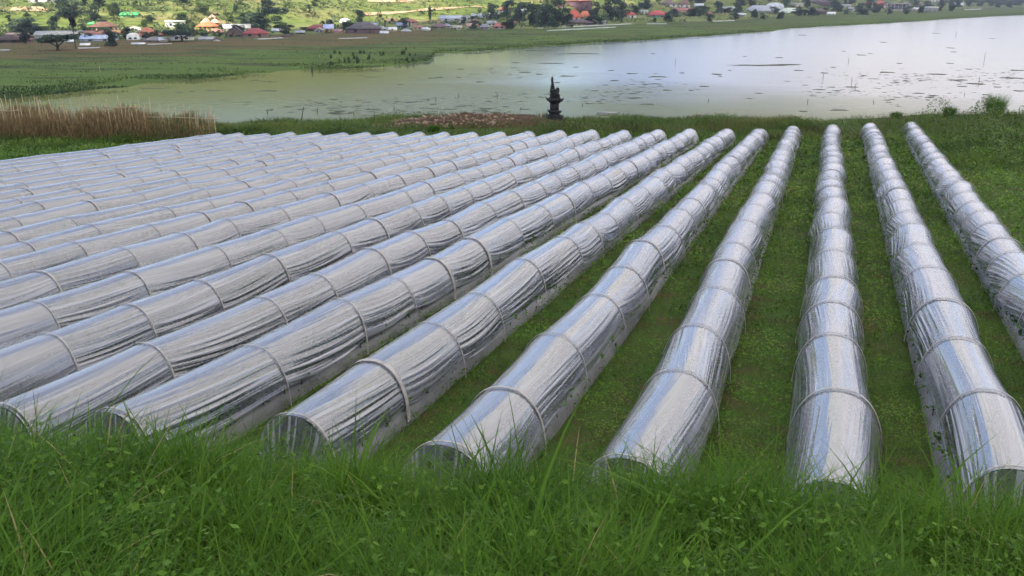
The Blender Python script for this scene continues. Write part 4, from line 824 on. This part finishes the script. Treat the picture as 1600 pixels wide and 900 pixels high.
HS = [
 (8, 68, 34, 13, 'hip', DB, DB, 'dark brown hipped roof house cut off by the left edge of the photo'),
 (24, 59, 30, 7, 'flat', PNK, CRM, 'pale pinkish long wall building behind the dark roofs at the far left'),
 (27, 67, 30, 11, 'hip', BR, PUR, 'maroon roofed house between the left edge and the dark round tree'),
 (82, 60, 66, 10, 'gable', (.40, .39, .35), (.42, .40, .36), 'long grey beige shed behind the broad dark tree at the left'),
 (157, 50, 38, 15, 'hip', BR, PNK, 'two storey pink house with brown hipped roof and small windows at the left', .42, .8, 0, 4),
 (146, 56, 44, 7, 'gable', (.36, .15, .10), CRM, 'low building with red brown roof in front of the pink house'),
 (147, 65, 50, 9, 'gable', BLU, (.40, .43, .50), 'long pale blue grey shed below the pink house'),
 (146, 40, 18, 5, 'gable', GRN, GRN, 'small bright green roof just above the pink house'),
 (199, 27, 26, 7, 'gable', GRN, (.2, .45, .25), 'bright green gabled roof high on the slope at the left'),
 (185, 56, 20, 8, 'gable', (.72, .38, .14), WH, 'small house with orange roof beside the blue grey shed'),
 (206, 63, 18, 11, 'arch', WH, WH, 'white round roofed building in front of the village at the left'),
 (207, 49, 20, 7, 'arch', (.6, .55, .48), WH, 'pale round roof behind the white round roofed building'),
 (228, 61, 26, 17, 'hip', (.45, .17, .10), WH, 'white house with steep orange brown hipped roof', .62),
 (238, 66, 32, 8, 'hip', (.22, .20, .20), GRY, 'low grey roofed shed in front of the orange brown roof'),
 (248, 57, 18, 5, 'gable', (.24, .07, .06), BR, 'narrow maroon roof right of the orange brown roof'),
 (271, 44, 27, 11, 'flat', WH, WH, 'white flat roofed house with two dark openings standing on the slope', .15),
 (322, 50, 30, 15, 'hip', ORG, YEL, 'yellow orange temple like hall on the slope', .4, .7, 0, 4),
 (321, 40, 13, 12, 'pyramid', (.66, .42, .30), YEL, 'left pointed roof pavilion above the yellow orange hall', .55),
 (335, 40, 13, 11, 'pyramid', (.66, .42, .30), ORG, 'right pointed roof pavilion above the yellow orange hall', .55),
 (331, 30, 8, 7, 'pyramid', (.66, .45, .33), ORG, 'smallest topmost pointed roof pavilion behind the yellow orange hall', .55),
 (333, 53, 26, 8, 'hip', (.55, .26, .18), CRM, 'orange brown roof right below the yellow orange hall'),
 (282, 64, 34, 8, 'flat', GRY, (.55, .54, .50), 'low pale walls seen under the spreading dark tree', .15, .5),
 (320, 64, 22, 6, 'gable', GRY, WH, 'small low white building right of the spreading dark tree'),
 (366, 49, 42, 10, 'gable', (.52, .52, .48), (.55, .52, .45), 'long pale grey shed behind the dark brown gable'),
 (365, 58, 28, 15, 'gableside', DB, (.16, .12, .10), 'dark brown gabled house facing the lake', .7),
 (396, 59, 36, 14, 'hip', (.28, .06, .06), (.30, .2, .18), 'dark red roofed house beside the large dark tree'),
 (493, 49, 30, 10, 'hip', (.22, .06, .05), DB, 'low dark red roof in the shaded village left of the bright blue roof'),
 (498, 51, 14, 7, 'gableside', WH, GRY, 'small white pointed roof left of the bright blue roof'),
 (513, 51, 14, 12, 'gable', (.45, .50, .72), (.6, .35, .15), 'small house with bright blue white roof and orange door'),
 (538, 36, 15, 7, 'arch', (.8, .8, .8), WH, 'white domed tent like roof at the foot of the sunlit slope'),
 (565, 53, 52, 17, 'hip', (.10, .085, .09), PUR, 'large dark purple brown hipped roof in the middle left of the village'),
 (579, 42, 20, 6, 'gable', (.28, .32, .40), GRY, 'blue grey roof right behind the large dark hipped roof'),
 (612, 36, 18, 7, 'hip', (.36, .2, .13), CRM, 'light brown roof at the foot of the slope left of the cypress'),
 (628, 44, 18, 8, 'gable', (.26, .28, .38), (.14, .2, .4), 'blue roofed house left of the cypress'),
 (641, 38, 20, 8, 'hip', (.26, .10, .09), PNK, 'brown red roof between the blue roof and the cypress'),
 (704, 33, 36, 8, 'gable', (.42, .45, .52), (.46, .49, .56), 'long pale blue shed right of the cypress'),
 (729, 32, 16, 8, 'gableside', (.48, .50, .54), LG, 'pale gabled shed adjoining the long blue shed'),
 (750, 28, 28, 6, 'gable', (.46, .48, .50), LG, 'long pale grey shed higher up, right of the gabled shed'),
 (686, 45, 24, 8, 'hip', PUR, (.42, .35, .30), 'purple brown roofed house below the long blue shed'),
 (698, 44, 14, 7, 'hip', (.24, .25, .30), WH, 'small grey roofed house beside the purple brown one'),
 (714, 46, 14, 6, 'gable', (.36, .34, .28), CRM, 'low cream house in the middle of the lower village'),
 (738, 45, 18, 8, 'gable', (.40, .26, .20), (.5, .48, .42), 'house with pinkish brown roof in the lower village'),
 (757, 46, 16, 8, 'hip', (.20, .21, .23), (.42, .4, .36), 'grey hipped roof right of the pinkish brown roof'),
 (780, 46, 20, 10, 'hip', (.30, .12, .10), (.42, .34, .3), 'brown red roofed house at the right end of the lower village'),
 (787, 20, 18, 8, 'hip', (.42, .16, .12), WH, 'red roofed house higher up left of the tall dark trees'),
 (905, 18, 40, 16, 'flat', (.24, .07, .06), (.16, .09, .10), 'two storey dark red building behind the bright orange red roof', .12, .5, 0, 3),
 (905, 3, 14, 5, 'hip', (.62, .20, .14), WH, 'bright red roof at the very top of the photo above the dark red building'),
 (897, 31, 20, 15, 'hip', (.46, .10, .07), PNK, 'deep red hipped roof, left wing of the bright red roofed pair', .7),
 (915, 31, 22, 13, 'hip', (.56, .17, .09), PNK, 'orange red hipped roof, right wing of the bright red roofed pair', .6),
 (905, 39, 44, 8, 'hip', (.10, .06, .08), PUR, 'low dark purple roof below the bright red roofed pair'),
 (934, 38, 26, 6, 'gable', (.17, .16, .19), GRY, 'low slate grey shed right of the dark purple roof'),
 (966, 24, 12, 7, 'gableside', (.55, .58, .68), WH, 'small bluish white house left of the red pyramid roof'),
 (984, 28, 22, 11, 'pyramid', (.42, .09, .07), WH, 'white house with red pyramid roof', .55),
 (1029, 27, 30, 10, 'hip', (.45, .08, .09), TEAL, 'crimson roofed house with teal walls', .6),
 (1007, 21, 12, 5, 'gable', (.36, .36, .34), WH, 'small grey roof left of the crimson roof'),
 (1046, 11, 26, 10, 'hip', (.16, .11, .10), WH, 'brown roofed house with white arches near the top', .55, .8, 0, 3),
 (1070, 12, 18, 12, 'hip', (.19, .12, .10), WH, 'tall brown roofed white house near the top', .6),
 (1070, 21, 30, 8, 'gable', (.36, .14, .12), PNK, 'salmon red roofed row building below the tall brown roof'),
 (1051, 23, 14, 7, 'hip', (.14, .09, .14), WH, 'small purple roof left of the salmon red roof'),
 (1142, 16, 26, 5, 'gable', (.36, .37, .37), LG, 'low pale grey roof left of the big grey blue roof'),
 (1190, 19, 44, 10, 'hip', (.34, .36, .42), GRY, 'big grey blue hipped roof by the marsh', .8),
 (1213, 17, 26, 12, 'arch', (.62, .64, .72), (.5, .52, .56), 'white barrel roofed hall by the marsh'),
 (1238, 21, 36, 8, 'hip', (.52, .58, .50), GRY, 'pale green white roof right of the barrel roofed hall', .8),
 (1284, 9, 30, 9, 'hip', (.09, .06, .07), PUR, 'upper dark brown roof right of the pale green roof'),
 (1278, 22, 36, 8, 'hip', (.10, .065, .065), PUR, 'lower dark brown roof with pale goods before it'),
 (1247, 10, 18, 5, 'gable', (.28, .28, .26), CRM, 'small pale house behind the pale green roof'),
 (1322, 12, 18, 5, 'gable', (.30, .28, .27), LG, 'small pale shed left of the red roofs'),
 (1358, 10, 16, 7, 'hip', (.52, .12, .10), WH, 'left one of two bright red roofs beside the pillared building', .7),
 (1377, 12, 16, 10, 'hip', (.48, .10, .12), WH, 'right one of two bright red roofs beside the pillared building', .7),
 (1457, 3, 12, 5, 'gable', (.5, .5, .48), WH, 'small white house at the top edge right of the pillared building'),
 (1471, 4, 12, 5, 'gable', (.6, .46, .42), WH, 'small pinkish white house at the top edge at the right'),
 (1458, 19, 18, 8, 'flat', WH, (.3, .3, .3), 'small white roofed hut on the marsh at the right', .25),
 (1564, 7, 24, 4, 'gable', (.38, .40, .46), GRY, 'low pale blue roofs at the top right'),
 (62, 4, 40, 6, 'flat', WH, (.6, .58, .52), 'white walls at the top edge at the far left', .2),

 (60, 50, 16, 6, 'hip', PNK, CRM, 'small pinkish roof behind the left end of the long beige shed'),
 (106, 67, 12, 5, 'gable', LG, GRY, 'small pale hut below the right end of the long beige shed'),
 (131, 72, 12, 4, 'gable', WH, GRY, 'low white hut below the long blue grey shed'),
 (214, 70, 18, 3, 'gable', LG, GRY, 'low pale hut at the marsh edge below the white round roofed building'),
 (254, 66, 12, 7, 'gable', LG, CRM, 'small cream hut between the grey shed and the low pale walls'),
 (338, 65, 12, 5, 'gableside', DB, WH, 'tiny dark gabled hut left below the dark brown gable'),
 (432, 50, 16, 5, 'gable', LG, GRY, 'pale low roof right of the dark red roofed house'),
 (447, 58, 14, 5, 'hip', DB, GRY, 'small dark roof between the dark red house and the low dark red roof'),
 (468, 53, 14, 5, 'gable', GRY, DB, 'small grey roof just left of the low dark red roof'),
 (528, 52, 12, 6, 'gable', (.35, .2, .2), PNK, 'small pinkish hut between the bright blue roof and the large dark hipped roof'),
 (597, 48, 16, 7, 'hip', (.3, .3, .33), CRM, 'small grey house just right of the large dark hipped roof'),
 (600, 54, 12, 5, 'gable', LG, GRY, 'tiny pale hut at the lower right of the large dark hipped roof'),
 (613, 49, 12, 6, 'gable', WH, CRM, 'tiny white hut below the light brown roof'),
 (634, 51, 14, 6, 'hip', GRY, WH, 'small grey roofed hut below the blue roofed house'),
 (652, 46, 14, 6, 'gable', (.3, .16, .13), CRM, 'small brown hut below the cypress'),
 (666, 48, 12, 5, 'gable', LG, WH, 'tiny pale hut left of the purple brown roofed house'),
 (722, 38, 14, 6, 'hip', (.3, .28, .28), LG, 'grey hut right under the long pale blue shed'),
 (742, 37, 14, 7, 'hip', (.22, .12, .1), LG, 'small brown roofed house under the gabled shed'),
 (768, 40, 14, 7, 'gable', GRY, WH, 'small grey white house above the grey hipped roof'),
 (800, 38, 14, 7, 'hip', (.34, .16, .12), WH, 'small reddish house above the brown red roofed house'),
 (772, 24, 14, 5, 'gable', LG, LG, 'small pale shed left of the red roof higher up'),
 (816, 20, 14, 5, 'gable', WH, GRY, 'small white shed among the belt trees near the top'),
 (842, 24, 12, 5, 'gable', LG, GRY, 'small pale shed above the largest grey green tree'),
 (876, 12, 14, 6, 'hip', (.3, .1, .08), WH, 'small red brown roof left of the two storey dark red building'),
 (952, 14, 14, 6, 'hip', (.2, .12, .1), WH, 'small brown roof at the top right of the dark red building'),
 (1012, 10, 14, 7, 'hip', (.2, .12, .11), PNK, 'small dark roof left of the house with white arches'),
 (1093, 12, 14, 6, 'gable', LG, WH, 'small white house right of the tall brown roof'),
 (1108, 24, 12, 6, 'hip', (.3, .14, .12), WH, 'small red brown house right of the salmon red building'),
 (1160, 26, 12, 5, 'gable', LG, CRM, 'tiny pale hut left below the big grey blue roof'),
 (1300, 24, 12, 5, 'gable', WH, LG, 'tiny white hut right of the lower dark brown roof'),
 (1335, 17, 14, 5, 'gable', GRY, LG, 'small grey hut left below the bright red roofs'),
 (1432, 17, 12, 5, 'gable', LG, PNK, 'tiny pale hut between the pillared building and the white hut'),
 (1437, 8, 14, 5, 'hip', (.35, .2, .15), WH, 'small brown roof above the right end of the pillared building'),
 (1500, 10, 14, 5, 'gable', LG, WH, 'small pale house right of the white hut on the marsh'),
]
for h_ in HS: house(*h_)
# unfinished pillared building
p = on_hill(1403, 17); s = pxm(p); w = 36 * s; o = empty('concrete_building', tuple(p), -.3, 'unfinished pillared concrete building by the marsh', 'building')
m = MB(); m.box(0, 4, -.5, w, 7, .5 + 2 * s); m.build('floor_slab', cmat((.4, .38, .36)), o); m = MB(); m.box(0, 4, 10 * s, w, 7, 1.6 * s); m.build('roof', cmat((.45, .44, .43)), o)
for i in range(7):
    m = MB(); m.box((-.5 + (i + .3) / 6.6) * w, .8, 2 * s, .6, .6, 8 * s); m.build('pillar', cmat((.5, .48, .46)), o)
m = MB(); m.box(w * .42, 3, 2 * s, w * .12, 4, 8 * s); m.box(0, 7.2, 2 * s, w * .95, .3, 8 * s); m.build('wall', cmat((.30, .28, .28)), o)
# plastic sheet strips on far beds
M_sheet = cmat((.36, .37, .36), .5)
for (xa, ya, xb, yb, lab) in ((852, 49, 960, 43, 'long white plastic covered strip at the marsh, lower one below the red roofs'), (838, 45, 985, 38, 'long white plastic covered strip at the marsh, upper one below the red roofs'), (1112, 34, 1146, 33, 'short white covered strip on the marsh right of centre'), (1010, 38, 1041, 38, 'short white covered strip below the crimson roof'), (122, 76, 156, 75, 'white covered strip at the marsh edge below the blue grey shed'), (528, 61, 573, 60, 'white covered strip below the large dark hipped roof'), (230, 70, 268, 69, 'pale covered strip at the marsh edge below the grey shed'), (0, 79, 18, 79, 'pale strip at the marsh at the left edge'), (400, 62, 440, 60, 'pale covered strip below the dark red roof'), (1505, 16, 1532, 15, 'pale covered strip on the marsh at the far right')):
    p, q = on_plane(xa, ya, .4), on_plane(xb, yb, .4); d = q - p; Lh = float(np.linalg.norm(d[:2])); m = MB(); n = max(3, int(Lh / 3)); hgt = 1.5 * pxm(p)
    V = []; 
    for i in range(n + 1):
        for a_ in np.linspace(0, math.pi, 7): V.append((i / n * Lh, math.cos(a_) * 1.4, math.sin(a_) * hgt * random.uniform(.8, 1.1)))
    o = new_mesh('covered_strip', V, [grid_faces(n + 1, 7)], M_sheet, smooth=True, loc=tuple(p)); o.rotation_euler = (0, 0, math.atan2(d[1], d[0])); tag(o, lab, 'row cover')

# ------------------------------------------------------------------ trees
def crown_leaves(lobes, nl, size, tmul=1.0, shell=.55):
    C = []; tn = []
    for (cx, cy, cz, rx, rz) in lobes:
        n = int(nl * rx * rx); v = rng.normal(0, 1, (n, 3)); v /= np.linalg.norm(v, axis=1)[:, None]; r = rng.uniform(shell, 1.0, n) ** .7
        c = v * r[:, None] * np.array([rx, rx, rz]) + np.array([cx, cy, cz]); C.append(c); tn.append(np.clip(rng.normal(.45, .15, 1) + rng.normal(0, .16, n), 0, 1) * tmul)
    C = np.concatenate(C); tn = np.concatenate(tn); return leaves(C, size * rng.uniform(.6, 1.3, len(C)), tn, flat=.7, asp=.7)
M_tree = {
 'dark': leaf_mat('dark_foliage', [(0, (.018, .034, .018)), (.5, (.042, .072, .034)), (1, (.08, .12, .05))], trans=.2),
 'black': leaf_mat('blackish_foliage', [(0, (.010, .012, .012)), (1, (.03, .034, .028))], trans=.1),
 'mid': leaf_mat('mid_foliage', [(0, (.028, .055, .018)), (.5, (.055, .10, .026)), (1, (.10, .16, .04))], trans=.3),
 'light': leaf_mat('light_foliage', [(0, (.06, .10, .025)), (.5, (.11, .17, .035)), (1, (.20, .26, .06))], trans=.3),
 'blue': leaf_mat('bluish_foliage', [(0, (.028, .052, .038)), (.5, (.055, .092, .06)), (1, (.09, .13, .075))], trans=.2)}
def make_tree(kind, shape, name):
    root = empty(name, (0, 0, 0)); m = MB()
    if shape == 'cypress':
        m.tube([(0, 0, -.5), (0, 0, 2), (0, 0, 8)], [.25, .2, .05], 7); lobes = [(rng.normal(0, .08), rng.normal(0, .08), z, .95 * math.sin(math.pi * min(1, (z + .6) / 10)) ** .6 + .12, .9) for z in np.linspace(.8, 9.4, 14)]; v, q, a = crown_leaves(lobes, 170, .35)
    elif shape == 'ball':          # round crown on a bare stem, 10 m
        m.tube([(0, 0, -.5), (.1, 0, 3), (-.05, 0, 7)], [.22, .15, .1], 7); lobes = [(rng.normal(0, .6), rng.normal(0, .6), rng.uniform(7.2, 9.2), rng.uniform(.8, 1.2), rng.uniform(.7, 1.1)) for _ in range(8)]; v, q, a = crown_leaves(lobes, 260, .38, shell=.2)
    elif shape == 'spread':
        m.tube([(0, 0, -.5), (.2, 0, 1.5), (.1, 0, 3)], [.4, .3, .2], 7)
        for b in range(6):
            an = b * 1.05; m.tube([(.1, 0, 1.5), (math.cos(an) * 1.6, math.sin(an) * 1.6, 3.4), (math.cos(an) * 3, math.sin(an) * 3, 4.6)], [.18, .12, .05], 5)
        lobes = [(rng.uniform(-4, 4), rng.uniform(-2, 2), rng.uniform(3.6, 5.6), rng.uniform(1.1, 1.9), rng.uniform(.7, 1.2)) for _ in range(15)]; v, q, a = crown_leaves(lobes, 110, .45)
    else:                          # round broadleaf about 10 m tall, 8 wide
        m.tube([(0, 0, -.5), (.15, 0, 2), (0, .1, 5.5)], [.35, .26, .1], 7)
        for b in range(5):
            an = b * 1.3 + .4; m.tube([(.1, 0, 2.2 + b * .4), (math.cos(an) * 1.4, math.sin(an) * 1.4, 4.6), (math.cos(an) * 2.6, math.sin(an) * 2.6, 6)], [.15, .1, .04], 5)
        tall = shape == 'tall'
        lobes = [(rng.normal(0, 1.0 if tall else 1.7), rng.normal(0, 1.0 if tall else 1.5), rng.uniform(1.9, 8.4), rng.uniform(1.1, 2.0), rng.uniform(.8, 1.5)) for _ in range(14)]; v, q, a = crown_leaves(lobes, 100, .5)
    m.build('trunk', M_bark, root); new_mesh('crown', v, [q], M_tree[kind], root, attrs={'tint': a}); return root
TP = {}
def tree(px, py, hpx, wpx, kind, shape, label, group=None, name='tree'):
    p = on_hill(px, py); s = pxm(p); H = hpx * s / CP; W = wpx * s; key = (kind, shape)
    if key not in TP: TP[key] = []
    L_ = TP[key]
    if len(L_) < 2: r = make_tree(kind, shape, name); L_.append(r)
    else: r = copy_tree(random.choice(L_)); r.name = name
    nat = {'cypress': (10, 2), 'ball': (10, 3.6), 'spread': (6.4, 9), 'round': (9.8, 7), 'tall': (9.8, 5)}[shape]
    if shape in ('round', 'tall'): p[2] -= .14 * H; H *= 1.1
    r.location = tuple(p); r.scale = (W / nat[1], W / nat[1], H / nat[0]); r.rotation_euler = (0, 0, random.uniform(0, 6.28) if shape != 'spread' else random.uniform(-.3, .3)); tag(r, label, 'tree', group)
    return r
tree(672, 32, 24, 5, 'black', 'cypress', 'slim dark cypress standing alone at the foot of the sunlit slope', name='cypress_tree')
tree(119, 78, 50, 14, 'black', 'ball', 'tall bare stemmed tree with small black round crown at the left', name='round_crown_tree')
tree(41, 69, 26, 20, 'black', 'round', 'blackish round tree standing before the houses at the far left', name='round_tree')
tree(90, 80, 25, 62, 'dark', 'spread', 'broad dark spreading tree at the marsh edge at the left', name='spreading_tree')
tree(176, 73, 30, 16, 'dark', 'tall', 'dark ragged tree in front of the orange roof at the left', name='ragged_tree')
tree(284, 66, 18, 58, 'dark', 'spread', 'dark flat spreading tree on several stems in front of pale walls', name='spreading_tree')
tree(408, 47, 36, 52, 'blue', 'round', 'very large blue green tree rising beside the dark red roof', name='big_tree')
tree(386, 46, 22, 26, 'blue', 'round', 'left hand shoulder tree of the very large blue green tree', name='big_tree')
tree(86, 50, 26, 16, 'dark', 'tall', 'narrow dark tree on the slope behind the long beige shed', name='tall_tree')
tree(40, 52, 26, 50, 'blue', 'round', 'wide bluish green tree on the slope at the far left', name='wide_tree')
tree(110, 26, 30, 40, 'blue', 'round', 'large grey green tree high on the slope at the left', name='wide_tree')
tree(148, 34, 26, 26, 'dark', 'round', 'dark tree above the small green roof', name='dark_tree')
tree(180, 22, 18, 14, 'dark', 'tall', 'dark tree beside the bright green gabled roof', name='dark_tree')
tree(563, 35, 20, 14, 'dark', 'tall', 'dark branched tree behind the large dark hipped roof', name='dark_tree')
for i, (x, y, h, w, l) in enumerate([(505, 42, 10, 8, 'small black tree left of the blue roof'), (517, 42, 11, 10, 'small black tree behind the blue roof'), (362 - 16, 50, 12, 8, 'dark conical tree left of the dark brown gable'), (381, 47, 11, 7, 'dark conical tree right of the dark brown gable')]): tree(x, y, h, w, 'black', 'round', l, name='small_tree')
BELT = ['grey green tree at the left end of the tree belt beside the red roofs', 'dark tree second from the left in the belt beside the red roofs', 'largest grey green tree left of the red roofs', 'largest dark tree directly left of the deep red roof', 'narrow dark tree touching the deep red roof', 'dark tree right of the orange red roof', 'big dark tree between the orange red roof and the bluish white house', 'grey green tree behind the bluish white house', 'low dark tree under the left end of the tree belt', 'grey green tree right of the long blue shed', 'slim grey green tree beside the red roof higher up']
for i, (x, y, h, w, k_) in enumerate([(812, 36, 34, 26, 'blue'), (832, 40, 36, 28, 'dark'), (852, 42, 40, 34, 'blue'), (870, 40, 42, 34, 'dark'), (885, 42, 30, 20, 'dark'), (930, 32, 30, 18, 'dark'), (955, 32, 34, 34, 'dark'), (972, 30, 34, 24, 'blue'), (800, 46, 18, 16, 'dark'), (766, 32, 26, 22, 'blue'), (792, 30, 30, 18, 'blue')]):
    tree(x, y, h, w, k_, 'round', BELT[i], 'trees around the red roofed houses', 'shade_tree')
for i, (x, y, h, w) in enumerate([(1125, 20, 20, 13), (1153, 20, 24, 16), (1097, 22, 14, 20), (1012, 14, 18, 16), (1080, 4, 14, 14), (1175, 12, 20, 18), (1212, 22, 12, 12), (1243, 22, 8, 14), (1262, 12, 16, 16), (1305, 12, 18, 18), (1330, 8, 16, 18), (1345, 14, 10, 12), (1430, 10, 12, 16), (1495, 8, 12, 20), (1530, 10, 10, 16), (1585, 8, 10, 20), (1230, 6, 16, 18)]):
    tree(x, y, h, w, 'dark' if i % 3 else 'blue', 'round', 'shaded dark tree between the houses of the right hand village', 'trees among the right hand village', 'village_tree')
# countable trees dotted over the slopes and the village
cnt = 0
for i in range(250):
    px = random.uniform(-60, 1640); lo = float(np.interp(px, [0, 300, 420, 600, 800, 1000, 1300, 1600], [62, 60, 52, 46, 42, 34, 24, 10])); py = random.uniform(-8, lo) if i < 150 else lo - random.uniform(0, 12)
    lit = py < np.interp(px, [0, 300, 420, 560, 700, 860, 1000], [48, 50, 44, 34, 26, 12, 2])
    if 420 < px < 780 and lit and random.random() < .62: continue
    kd = random.choice(['light', 'mid', 'mid', 'dark']) if lit else random.choice(['dark', 'dark', 'blue', 'mid'])  # sun and cloud shade put into foliage colour: paler mix if lit, darker otherwise
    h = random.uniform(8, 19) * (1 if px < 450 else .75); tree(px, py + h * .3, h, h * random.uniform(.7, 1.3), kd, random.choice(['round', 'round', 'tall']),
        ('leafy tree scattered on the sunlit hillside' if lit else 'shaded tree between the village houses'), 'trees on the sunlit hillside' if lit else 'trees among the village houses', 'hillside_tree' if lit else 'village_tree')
# uncountable scrub on the slope and hedges of the village
n = 15000; px = rng.uniform(-120, 1700, n); lo = np.interp(px, [0, 300, 420, 600, 800, 1000, 1300, 1600], [66, 64, 57, 50, 46, 37, 24, 12]); f = rng.random(n)
phh = phi_of(px); Dm = front(phh); Pc = []; 
ty = Dm + 2 + f ** .75 * np.interp(px, [0, 700, 1600], [150, 170, 420]); xx_ = phh * ty; zz_ = hill(xx_, ty)
sparse = (px > 400) & (px < 800) & (ty > Dm + 70) & (rng.random(n) < .45); strip = fbm(xx_ * .02, ty * .05, 3, 19) > .40
kk = ~sparse & strip; xx_, ty, zz_ = xx_[kk], ty[kk], zz_[kk]; n = len(xx_)
per = 12; sz = rng.gamma(3, .32, n); C = np.repeat(np.stack([xx_, ty, zz_ + sz * .4], -1), per, 0) + rng.normal(0, .5, (n * per, 3)) * np.repeat(sz, per)[:, None] * np.array([1.2, 1, .6])
tn = np.clip(np.repeat(rng.normal(.5, .22, n), per) + rng.normal(0, .12, n * per), 0, 1)
M_scrub = leaf_mat('scrub', [(0, (.024, .044, .018)), (.35, (.065, .10, .030)), (.7, (.15, .185, .05)), (1, (.28, .29, .10))], trans=.25)
v, q, a = leaves(C, np.repeat(sz, per) * rng.uniform(.45, .8, n * per), tn, flat=.6, asp=.8)
tag(new_mesh('hillside_scrub', v, [q], M_scrub, attrs={'tint': a}), 'dense green scrub and hedges covering the slope and village edge', 'scrub', kind='stuff')
# dirt paths on the slope
M_path = noise_mat('dirt_track', [(.3, (.36, .22, .12)), (.7, (.55, .42, .26))], scale=.3, rough=.95, bump=.2)
def track(pts, w):
    P3 = []
    for (a, b), (c, d) in zip(pts[:-1], pts[1:]):
        for i in range(8): P3.append(on_hill(a + (c - a) * i / 8, b + (d - b) * i / 8))
    P3 = np.array(P3); L_, R_ = P3.copy(), P3.copy(); L_[:, 1] -= w / 2; R_[:, 1] += w / 2
    ks = np.linspace(0, 1, 6); G = L_[:, None] * (1 - ks[None, :, None]) + R_[:, None] * ks[None, :, None]; G[..., 2] = np.maximum(hill(G[..., 0], G[..., 1]), .3) + .35
    tag(new_mesh('path', G.reshape(-1, 3), [grid_faces(len(P3), 6)], M_path), kind='structure')
track([(560, 24), (600, 21), (640, 19), (680, 15), (720, 12), (745, 11), (765, 13)], 3.0)
track([(575, 2), (600, 3), (625, 3), (650, 1)], 3.5)
track([(20, 14), (40, 14), (60, 16), (75, 19)], 5)

# ------------------------------------------------------------------ haze in the air over the lake and the far shore
m, nt, N, L, P = new_mat('haze_air'); N.remove(P)
pv = N.new('ShaderNodeVolumePrincipled'); pv.inputs['Color'].default_value = (.80, .87, 1, 1); pv.inputs['Density'].default_value = .00024; pv.inputs['Anisotropy'].default_value = .2
L.new(pv.outputs[0], N['Material Output'].inputs['Volume'])
hb = MB(); hb.box(0, 3000, -4.5, 9000, 7000, 184.5); tag(hb.build('haze', m), 'pale thin haze in the air', 'haze', kind='stuff')
